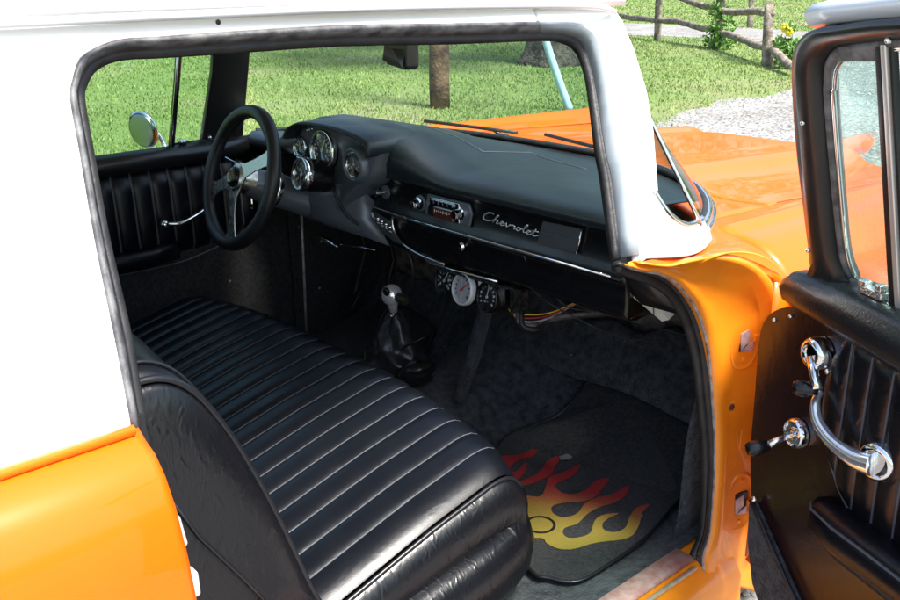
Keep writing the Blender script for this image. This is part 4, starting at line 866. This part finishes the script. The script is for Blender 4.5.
mk('pleated_panel',[(V,F,MI)],[LEATHERW,SEAM],dr,smooth=True)
edge=[D(v,zlow(v),-.003) for v in us[::-1] if v<.9]+[D(v,zhigh(v),-.003) for v in us if v<.30]
mk('piping',[tube(edge,.0022,8)],SEAM,dr,smooth=True)
# armrest
arm=[]
for t,(u,zt) in enumerate(((.285,.610),(.295,.628),(.32,.635),(.38,.640),(.46,.645),(.60,.65),(.75,.65),(.80,.64))):
    w=.0 if t==0 else (.025 if t==1 else (.045 if t==2 else .055)); zb=zt-(.015 if t==0 else .04+.01*min(t,3))
    arm.append([D(u,zt,-.008),D(u,zt+.002,w*.6),D(u,zt-.006,w),D(u,lerp(zt,zb,.6),w+.004),D(u,zb,w*.7),D(u,zb-.01,-.008)])
mk('armrest',[loft(arm,caps=True)],LEATHER,dr,smooth=True)
mk('piping',[tube([a[2]+dn*.001 for a in arm],.0022,8)],SEAM,dr,smooth=True)
# chrome cranks and pull
def disc(par,u,z,r,name='escutcheon',k=0,m=CHROME):
    return mk(name,[lathe([(r,-.004),(r*.98,.004),(r*.8,.007),(r*.78,.004),(r*.55,.004),(r*.5,.010),(.001,.011)],D(u,z,k),dn,28)],m,par,smooth=True,auto=50)
c1=mk('window_crank',[tube([D(.240,.858,.016),D(.262,.832,.022),D(.276,.818,.026)],[.010,.008,.0065,.009],12,flat=dn)],CHROME,dr,smooth=True)
mk('crank_head',[lathe([(.028,-.02),(.027,.0),(.022,.006),(.016,.007),(.015,.003),(.001,.003)],D(.238,.863,.014),dn,28)],CHROME,c1,smooth=True,auto=50)
mk('knob',[lathe([(.008,-.004),(.009,.004),(.0135,.012),(.0135,.028),(.009,.035),(.001,.036)],D(.272,.815,.026),(dn*.75-du*.65),20)],PLASTIC,c1,smooth=True)
c2=mk('door_handle',[tube([D(.205,.700,.010),D(.205,.692,.038),D(.200,.682,.054)],[.0065,.0055,.006,.007],12)],CHROME,dr,smooth=True)
mk('escutcheon',[lathe([(.027,-.006),(.0265,.004),(.023,.008),(.022,.004),(.012,.004),(.010,.010),(.001,.011)],D(.204,.700,.0),dn,28)],CHROME,c2,smooth=True,auto=50)
mk('knob',[lathe([(.008,-.008),(.011,.0),(.0135,.008),(.013,.024),(.009,.031),(.001,.032)],D(.199,.681,.056),(dn*.95-du*.25+Vector((0,0,-.15))),20)],PLASTIC,c2,smooth=True)
pu=crom([D(.262,.806,.008),D(.270,.793,.022),D(.292,.772,.032),D(.325,.757,.034),D(.355,.750,.030),D(.382,.746,.022),D(.402,.748,.014)],6)
ph_=mk('pull_handle',[tube(pu,[.005,.0075,.0095,.0105,.012,.0155,.018],14,flat=dn)],mat('bright_chrome_handle',(.95,.95,.95),.16,.85,.3),dr,smooth=True)
mk('handle_cup',[lathe([(.030,-.018),(.031,.0),(.027,.006),(.022,.007),(.020,.002),(.001,.0)],D(.404,.752,.010),(dn*.9+du*.3),28)],CHROME,ph_,smooth=True,auto=50)
mk('screw',[sphere(D(u,z,0),.005,10) for u,z in ((.262,.84),(.285,.838))],CHROME,dr,smooth=True)
mk('screw',[sphere(D(.105,.872,-.006),.004,10),sphere(D(.150,.895,-.004),.004,10)],CHROME,dr,smooth=True)
# orange outer skin and front edge of the door
mk('door_skin',[loft([[D(u,z,-o) for z,o in ((.925,.082),(.91,.085),(.85,.10),(.7,.105),(.5,.10),(.36,.085),(.32,.05))] for u in (.035,.05,.3,.7,1.1,DL+.01)],closed=False),loft([[D(.045,z,-o) for z,o in ((.915,.08),(.85,.10),(.6,.105),(.36,.085))],[D(.075,z,-.02) for z in (.93,.85,.6,.36)]],closed=False)],ORANGE,dr,smooth=True,solid=.003)
# carpet kick strip along the door bottom + stop-strap
kp=[(.102,.515),(.115,.50),(.175,.462),(.344,.405) if 0 else (.30,.392),(.36,.36),(.36,.31),(.15,.31),(.115,.40),(.100,.47)]
mk('carpet_strip',[prism([D(a,b,.004) for a,b in [(.100,.500),(.112,.508),(.175,.462),(.25,.408),(.344,.340),(DL,.335),(DL,.30),(.18,.30),(.135,.345),(.108,.42)]],-dn*.012)],CARPET,dr,bevel=.002)
mk('carpet_binding',[tube([D(.108,.513,.006),D(.175,.466,.008),D(.25,.412,.008),D(.344,.344,.008),D(.5,.336,.008)],.0045,8)],RUBBER,dr,smooth=True)
mk('screw',[sphere(D(.118,.520,.006),.006,10)],CHROME,dr,smooth=True)
# ------------------------------------------------------------------ surroundings
def dirt(nt,vec): pass
mg,nt,b=nmat('lawn_soil'); b.inputs['Roughness'].default_value=.95
n1=noise(nt,.35,5,.6); n2=noise(nt,9,6,.7)
r1=ramp(nt,n1.outputs[0],[(.30,(.11,.18,.045)),(.48,(.15,.22,.06)),(.60,(.20,.23,.09)),(.72,(.28,.24,.16))])
r2=ramp(nt,n2.outputs[0],[(.3,(.45,.45,.45)),(.7,(1.25,1.25,1.2))])
mx=N(nt,'ShaderNodeMix',data_type='RGBA',blend_type='MULTIPLY'); mx.inputs[0].default_value=.55
nt.links.new(r1.outputs[0],mx.inputs[6]); nt.links.new(r2.outputs[0],mx.inputs[7]); nt.links.new(mx.outputs[2],b.inputs['Base Color'])
bp=N(nt,'ShaderNodeBump'); bp.inputs['Strength'].default_value=.9; bp.inputs['Distance'].default_value=.05; nt.links.new(n2.outputs[0],bp.inputs['Height']); nt.links.new(bp.outputs[0],b.inputs['Normal'])
gz=grid(lambda x,y:Vector((x,y,0)),[-600,-60,-25,0,25,60,600],[-600,-60,-25,0,25,60,600])
tag(mk('ground',[gz],mg),kind='structure')
mgr,nt,b=nmat('gravel'); b.inputs['Roughness'].default_value=.9
tc=N(nt,'ShaderNodeTexCoord'); v=N(nt,'ShaderNodeTexVoronoi'); v.inputs['Scale'].default_value=26; nt.links.new(tc.outputs['Object'],v.inputs['Vector'])
n3=noise(nt,1.3,5,.7)
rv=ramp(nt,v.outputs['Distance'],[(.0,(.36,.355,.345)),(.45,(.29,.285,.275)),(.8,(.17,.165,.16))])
rn=ramp(nt,n3.outputs[0],[(.35,(.72,.70,.66)),(.6,(1.1,1.1,1.1))])
mx=N(nt,'ShaderNodeMix',data_type='RGBA',blend_type='MULTIPLY'); mx.inputs[0].default_value=1
nt.links.new(rv.outputs[0],mx.inputs[6]); nt.links.new(rn.outputs[0],mx.inputs[7]); nt.links.new(mx.outputs[2],b.inputs['Base Color'])
bp=N(nt,'ShaderNodeBump'); bp.inputs['Strength'].default_value=1; bp.inputs['Distance'].default_value=.03; bp.invert=True; nt.links.new(v.outputs['Distance'],bp.inputs['Height']); nt.links.new(bp.outputs[0],b.inputs['Normal'])
GR=[(-1.6,-6),(-1.7,2.0),(-2.6,4.0),(-3.7,5.6),(-4.15,6.75),(-4.37,7.7),(-4.40,8.45),(-4.30,8.9),(-4.26,9.5),(-5.0,11.3),(-6.2,13.9),(-7.3,16.0),(-8.67,16.8),(-10.9,17.2),(-12.9,17.15),(-17,16.9),(-30,17),(-30,22.6),(-17.5,21.6),(-13.7,21.2),(-10.9,20.7),(-7.7,20.1),(-3,20),(8,20),(8,-6)]
def wob(P):
    out=[]
    Pc=[Vector((a,b,0)) for a,b in P]
    for i,p in enumerate(Pc):
        q=Pc[(i+1)%len(Pc)]; n=max(1,int((q-p).length/.35))
        for j in range(n):
            c=p.lerp(q,j/n); out.append(Vector((c.x+.10*math.sin(c.y*5.1+c.x*3)+.06*math.sin(13*c.y+7*c.x),c.y+.10*math.sin(c.x*4.3+c.y*2),.006)))
    return out
gpoly=wob(GR)
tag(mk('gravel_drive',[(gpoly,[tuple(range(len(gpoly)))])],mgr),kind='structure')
# point in gravel test
gx=np.array([p.x for p in gpoly]); gy=np.array([p.y for p in gpoly])
def ingr(X,Y):
    ins=np.zeros(len(X),bool); j=len(gx)-1
    for i in range(len(gx)):
        c=((gy[i]>Y)!=(gy[j]>Y))&(X<(gx[j]-gx[i])*(Y-gy[i])/(gy[j]-gy[i]+1e-12)+gx[i]); ins^=c; j=i
    return ins
def rawmesh(name,V,nf,loops,mats,mi=None,k=3):
    me=bpy.data.meshes.new(name); me.vertices.add(len(V)); me.vertices.foreach_set('co',V.ravel().astype('f'))
    me.loops.add(len(loops)); me.loops.foreach_set('vertex_index',loops.astype('i')); me.polygons.add(nf)
    me.polygons.foreach_set('loop_start',np.arange(nf,dtype='i')*k); me.polygons.foreach_set('loop_total',np.full(nf,k,dtype='i'))
    for m in mats: me.materials.append(m)
    if mi is not None: me.polygons.foreach_set('material_index',mi.astype('i'))
    me.update(calc_edges=True); o=bpy.data.objects.new(name,me); C.objects.link(o); return o
def gmat(name,a,b_):
    m,nt,b=nmat(name); b.inputs['Roughness'].default_value=.55; b.inputs['Specular IOR Level'].default_value=.3
    gi=N(nt,'ShaderNodeNewGeometry'); n=noise(nt,.45,4,.6); ad=N(nt,'ShaderNodeMath',operation='MULTIPLY_ADD'); ad.inputs[1].default_value=.22
    nt.links.new(gi.outputs['Random Per Island'],ad.inputs[0]); nt.links.new(n.outputs[0],ad.inputs[2])
    r=ramp(nt,ad.outputs[0],[(.38,a),(.62,tuple((x+y)/2 for x,y in zip(a,b_))),(.88,b_)]); nt.links.new(r.outputs[0],b.inputs['Base Color'])
    b.inputs['Subsurface Weight'].default_value=0
    return m
GB=gmat('grass_blades',(.10,.185,.036),(.28,.345,.115))
def grass(n):
    az=rng.uniform(R(-12),R(98),n); r=4.5*np.exp(rng.uniform(0,1,n)**.9*math.log(60/4.5))
    X=1.72-r*np.cos(az); Y=-1.3+r*np.sin(az)
    # clumping
    cl_=np.sin(X*2.3+1.7*np.sin(Y*1.1))*np.sin(Y*1.9+1.3*np.sin(X*.9))
    keep=(~ingr(X+rng.normal(0,.22,n),Y+rng.normal(0,.22,n)))&(rng.uniform(0,1,n)<.62+.35*cl_)&~((X>-1.7)&(Y<2.6))
    X=X[keep];Y=Y[keep];r=r[keep];m=len(X)
    h=rng.uniform(.014,.040,m)*(1+.012*r); w=(.0012+.0006*r)*rng.uniform(.7,1.3,m)
    a=rng.uniform(0,2*np.pi,m); l=rng.uniform(0,.9,m)*h; b=rng.uniform(0,2*np.pi,m)
    V=np.zeros((m,3,3)); V[:,0,0]=X-w*np.cos(a);V[:,0,1]=Y-w*np.sin(a); V[:,1,0]=X+w*np.cos(a);V[:,1,1]=Y+w*np.sin(a)
    V[:,2,0]=X+l*np.cos(b);V[:,2,1]=Y+l*np.sin(b);V[:,2,2]=h
    return rawmesh('grass',V.reshape(-1,3),m,np.arange(m*3),[GB])
tag(grass(650000),'mown green grass of the lawn around the drive','grass',kind='stuff')
# pebbles
def pebbles(n):
    base=np.array([(1,0,0),(-1,0,0),(0,1,0),(0,-1,0),(0,0,1)],float); fc=np.array([(0,2,4),(2,1,4),(1,3,4),(3,0,4)])
    az=rng.uniform(R(20),R(98),n); r=2.0*np.exp(rng.uniform(0,1,n)*math.log(22/2.0)); X=1.72-r*np.cos(az);Y=-1.3+r*np.sin(az)
    k=ingr(X,Y); X=X[k];Y=Y[k];r=r[k];m=len(X); s=rng.uniform(.006,.020,m)*(1+.05*r); t=rng.uniform(0,6.28,m)
    V=base[None]*s[:,None,None]*np.stack([rng.uniform(.7,1.3,m),rng.uniform(.7,1.3,m),rng.uniform(.5,.9,m)],-1)[:,None]
    V=V+rng.normal(0,.12,V.shape)*s[:,None,None]
    c,sn=np.cos(t),np.sin(t); x=V[...,0]*c[:,None]-V[...,1]*sn[:,None]; y=V[...,0]*sn[:,None]+V[...,1]*c[:,None]
    V[...,0]=x+X[:,None];V[...,1]=y+Y[:,None];V[...,2]+=.008
    F=(fc[None]+5*np.arange(m)[:,None,None]).reshape(-1)
    mm,nt,b=nmat('pebble'); b.inputs['Roughness'].default_value=.85; gi=N(nt,'ShaderNodeNewGeometry'); rr=ramp(nt,gi.outputs['Random Per Island'],[(0,(.17,.165,.155)),(.5,(.28,.275,.265)),(1,(.42,.41,.395))]); nt.links.new(rr.outputs[0],b.inputs['Base Color'])
    return rawmesh('gravel_stones',V.reshape(-1,3),4*m,F,[mm])
tag(pebbles(26000),'loose pale gravel stones on the drive','gravel',kind='stuff')
# utility pole
def rough_post(a,b,r0,r1,n=14,k=10,amp=.06,seed=1):
    rd_=random.Random(seed); a=Vector(a);b=Vector(b); rows=[]; d=(b-a).normalized(); u=d.orthogonal().normalized(); w=d.cross(u)
    ph=[rd_.uniform(0,6) for _ in range(4)]
    for i in range(k+1):
        t=i/k; c=a.lerp(b,t)+u*rd_.uniform(-1,1)*amp*r0+w*rd_.uniform(-1,1)*amp*r0; r=lerp(r0,r1,t)
        rows.append([c+(u*math.cos(2*math.pi*j/n)+w*math.sin(2*math.pi*j/n))*r*(1+amp*math.sin(3*2*math.pi*j/n+ph[0]+i*.6)+amp*math.sin(5*2*math.pi*j/n+ph[1]-i*.3)) for j in range(n)])
    return loft(rows,caps=True)
up_=empty('utility_pole',(-6.5,5.69,0)); tag(up_,'brown round timber utility pole standing alone on the lawn','pole')
mk('pole_shaft',[rough_post((0,0,-.05),(.03,0,8.2),.118,.095,16,24,.025,5)],WOODP,up_,smooth=True)
mk('crossarm',[box((.03,0,7.7),(1.6,.10,.12))],WOODP,up_,bevel=.01)
# guy guard
gg=empty('guy_wire_guard',(-5.27,6.55,0)); tag(gg,'pale blue plastic guard on a slanting wire in front of the tree trunk','wire guard')
top=Vector((-.62,-.50,2.3)) ; 
mk('guard_sleeve',[tube(crom([(.0,.0,.0),(-.12,-.08,.36),(-.25,-.17,.80),(-.50,-.34,1.75)],6),.042,12)],PALEBLUE,gg,smooth=True)
mk('guy_wire',[tube([(0,0,-.05),(-.50,-.34,1.75),(-1.2,-.82,4.6)],.006,6)],mat('steel_wire',(.4,.4,.4),.4,.8),gg,smooth=True)
# leaves helper
def leafmat(name,a,b_):
    m,nt,b=nmat(name); b.inputs['Roughness'].default_value=.5; gi=N(nt,'ShaderNodeNewGeometry'); r=ramp(nt,gi.outputs['Random Per Island'],[(0,a),(1,b_)]); nt.links.new(r.outputs[0],b.inputs['Base Color']); return m
LEAF=leafmat('green_leaves',(.035,.085,.015),(.10,.19,.035))
def leaves(name,centres,n,size,m,parent,squash=.8):
    cs=np.array([c[:3] for c in centres]); rs=np.array([c[3] for c in centres]); idx=rng.choice(len(cs),n,p=rs**2/np.sum(rs**2))
    d=rng.normal(size=(n,3)); d/=np.linalg.norm(d,axis=1)[:,None]; rad=rs[idx]*rng.uniform(.45,1.05,n)**.6
    P=cs[idx]+d*rad[:,None]*np.array([1,1,squash]); a=rng.normal(size=(n,3)); a/=np.linalg.norm(a,axis=1)[:,None]; b=np.cross(a,rng.normal(size=(n,3))); b/=np.linalg.norm(b,axis=1)[:,None]
    s=size*rng.uniform(.6,1.3,n)[:,None]; V=np.stack([P-a*s,P+b*s*.45,P+a*s,P-b*s*.45],1)
    o=rawmesh(name,V.reshape(-1,3),n,np.arange(n*4),[m],k=4); o.parent=parent; return o
# big tree
tr=empty('tree',(-9.15,10.5,0)); tag(tr,'large old tree with a thick dark trunk behind the pale blue wire guard','tree')
rows=[];rd_=random.Random(8)
for i,(z,r_) in enumerate(((-.1,.66),(.08,.56),(.25,.475),(.5,.43),(1.0,.40),(2,.37),(3,.35),(4.2,.33),(5,.22))):
    rows.append([(r_*math.cos(t)*(1+ (.12 if z<.4 else .05)*math.sin(5*t+.3*i)+.04*math.sin(9*t)),r_*math.sin(t)*(1+(.12 if z<.4 else .05)*math.sin(5*t+.3*i)),z) for t in [2*math.pi*k/28 for k in range(28)]])
mk('trunk',[loft(rows,caps=True)],BARK,tr,smooth=True)
lim=[];cc=[]
for k in range(7):
    a=k*2*math.pi/7+.3; e=(2.3*math.cos(a),2.3*math.sin(a),7+rd_.uniform(-.6,1.4)); lim.append(tube(crom([(0,0,3.6),(.6*math.cos(a),.6*math.sin(a),4.8),e],6),[.2,.13,.05],10))
    for q in range(5): cc.append((e[0]*rd_.uniform(.7,1.5),e[1]*rd_.uniform(.7,1.5),e[2]+rd_.uniform(-1.0,1.6),rd_.uniform(.6,1.15)))
mk('limb',lim,BARK,tr,smooth=True)
leaves('crown',cc,26000,.09,LEAF,tr)
# split rail fences
def fence(name,loc,posts,rails,label,seed):
    f=empty(name,loc); tag(f,label,'fence'); o=Vector(loc); rd_=random.Random(seed)
    for i,(x,y,h,lx,ly) in enumerate(posts):
        p=Vector((x,y,0))-o; mk('post',[rough_post(p+Vector((0,0,-.1)),p+Vector((lx,ly,h)),.085,.07,9,5,.08,seed+i)],FENCEW,f,smooth=True)
    for i,(a,b,sag) in enumerate(rails):
        a=Vector(a)-o;b=Vector(b)-o; P=crom([a,a.lerp(b,.35)+Vector((0,0,sag)),a.lerp(b,.7)+Vector((0,0,-sag*.6)),b],4)
        mk('rail',[tube([p+Vector((rd_.uniform(-.01,.01),rd_.uniform(-.01,.01),rd_.uniform(-.012,.012))) for p in P],[.05,.065,.06,.068,.045],7)],FENCEW,f,smooth=True)
    return f
fa=(-11.29,16.14);fb=(-8.95,14.95);fc_=(-6.28,12.34); fz_=(-14.6,17.3)
fence('rail_fence',(-8.95,14.95,0),[(*fz_,1.15,0,0),(*fa,1.15,0,0),(*fb,1.2,.02,0),(*fc_,.98,-.10,.02)],
 [((*fz_,.95),(*fa,.93),.02),((*fz_,.50),(*fa,.42),.0),((*fa,.95),(*fb,.76),.05),((*fa,.42),(*fb,.36),.03),((*fb,.72),(*fc_,.80),-.02),((*fb,.30),(*fc_,.28),.02),((*fc_,.27),(-5.2,11.2,.12),.02)],'nearer weathered split-rail fence with its end rail fallen, beside the drive',20)
ra=(-12.3,21.5);rb_=(-10.15,22.3);rc=(-15,20.9);re_=(-7.6,23.2)
fence('rail_fence',(-12.3,21.5,0),[(*ra,1.2,0,0),(*rb_,1.2,0,0),(*re_,1.2,0,0),(-5,24,1.2,0,0)],
 [((*ra,1.0),(*rb_,.98),.03),((*rb_,1.0),(*re_,.97),.02),((*re_,1.0),(-5,24,1.0),.02),((*ra,.55),(*rb_,.5),.02) if 0 else ((*rb_,.55),(*re_,.5),.02)],'farther split-rail fence across the drive behind the open door',40)
# vine on the fence post and yellow flower plant
vn=empty('vine_plant',(-8.9,14.9,0)); tag(vn,'green leafy vine climbing the middle fence post','plant')
mk('vine_stem',[tube(crom([(.05,-.05,0),(.12,-.1,.5),(-.02,-.12,.9),(.1,-.05,1.25)],5),.014,6),tube(crom([(-.02,-.1,.9),(-.4,.15,1.05),(-.8,.3,1.08)],5),.010,6)],BARK,vn,smooth=True)
VLEAF=leafmat('vine_leaves',(.06,.17,.02),(.18,.34,.06))
leaves('foliage',[(.05,-.08,.2,.30),(.12,-.1,.45,.26),(.02,-.1,.75,.20),(0,-.05,1.05,.20),(-.35,.1,1.1,.16),(-.7,.3,1.12,.12),(.25,-.2,.15,.22)],900,.055,VLEAF,vn)
fl_=empty('flowering_plant',(-5.85,12.2,0)); tag(fl_,'leafy plant with a yellow flower at the right end of the fence','plant')
mk('stem',[tube(crom([(.03*k,0,0),(.06*k,.02*k,.25),(.09*k,.03,.5)],4),.008,6) for k in(-2,0,2)],mat('green_stem',(.08,.16,.03),.6),fl_,smooth=True)
leaves('foliage',[(0,0,.15,.24),(.15,.05,.3,.2),(-.15,.02,.35,.16),(.28,.0,.2,.2),(-.05,.02,.6,.10)],700,.055,VLEAF,fl_)
for c_ in ((-.10,-.05,.60),(-.02,-.06,.54)):
    mk('flower',[sphere((c_[0],c_[1],c_[2]),.025,10)]+[sphere((c_[0]+.045*math.cos(t),c_[1]+.01,c_[2]+.045*math.sin(t)),.030,8,(1,.4,1)) for t in [k*math.pi/3 for k in range(6)]],mat('yellow_petals',(.80,.62,.03),.6),fl_,smooth=True)

# distant woodland beyond the lawn (added outside the frame to be mirrored in paint and glass)
wd=[];rd_=random.Random(5)
for k in range(70):
    a=R(-30+150*k/69); rr=rd_.uniform(85,115); h=rd_.uniform(16,26)
    for q in range(9): wd.append((1.7-rr*math.cos(a)+rd_.uniform(-5,5),-1.3+rr*math.sin(a)+rd_.uniform(-5,5),rd_.uniform(2,h),rd_.uniform(2.5,4.5)))
wl=leaves('woodland',wd,60000,.55,leafmat('woodland_leaves',(.02,.05,.012),(.07,.13,.03)),None)
tag(wl,'far-off belt of dense green trees beyond the lawn, unseen and added for reflections','woodland',kind='stuff')
# ------------------------------------------------------------------ camera, light
CAMP=(1.718,-1.296,1.453); yaw,pitch,roll=R(40.74),R(19.48),R(-1.07)
f=Vector((-math.cos(yaw)*math.cos(pitch),math.sin(yaw)*math.cos(pitch),-math.sin(pitch)))
r=f.cross(Vector((0,0,1))).normalized(); u=r.cross(f); c,s=math.cos(roll),math.sin(roll)
r2=c*r+s*u; u2=-s*r+c*u
cd=bpy.data.cameras.new('camera'); cam=bpy.data.objects.new('camera',cd); C.objects.link(cam)
cam.matrix_world=Matrix(((r2.x,u2.x,-f.x,CAMP[0]),(r2.y,u2.y,-f.y,CAMP[1]),(r2.z,u2.z,-f.z,CAMP[2]),(0,0,0,1)))
cd.sensor_width=36; cd.lens=919.3/900*36; cd.clip_start=.02; cd.clip_end=2000
sc=bpy.context.scene; sc.camera=cam
SUN_AZ,SUN_EL=R(90),R(62)   # azimuth of the sun clockwise from +Y
w=bpy.data.worlds.new('World'); sc.world=w; w.use_nodes=True; nt=w.node_tree; bg=nt.nodes['Background']
sk=nt.nodes.new('ShaderNodeTexSky'); sk.sky_type='NISHITA'; sk.sun_disc=False; sk.sun_elevation=SUN_EL; sk.sun_rotation=SUN_AZ; sk.air_density=1.0; sk.dust_density=2.5; sk.ozone_density=1
nt.links.new(sk.outputs[0],bg.inputs[0]); bg.inputs[1].default_value=.15
sd=bpy.data.lights.new('sun','SUN'); sd.energy=4.2; sd.angle=R(14); sd.color=(1,.96,.88)
so=bpy.data.objects.new('sun',sd); C.objects.link(so)
d=Vector((math.sin(SUN_AZ)*math.cos(SUN_EL),math.cos(SUN_AZ)*math.cos(SUN_EL),math.sin(SUN_EL)))
so.rotation_euler=d.to_track_quat('Z','Y').to_euler(); so.location=(6,-6,9)
sc.view_settings.view_transform='Standard'; sc.view_settings.look='None'; sc.view_settings.gamma=1; sc.view_settings.use_curve_mapping=False
sc.view_settings.exposure=1.25
sc.render.engine='CYCLES'; sc.cycles.max_bounces=8; sc.cycles.transparent_max_bounces=12
sc.render.resolution_x=1024; sc.render.resolution_y=683

# keep the hierarchy to thing > part > sub-part
def depth(o):
    d=0
    while o.parent: o=o.parent; d+=1
    return d
for o in list(C.objects):
    while depth(o)>2: o.parent=o.parent.parent
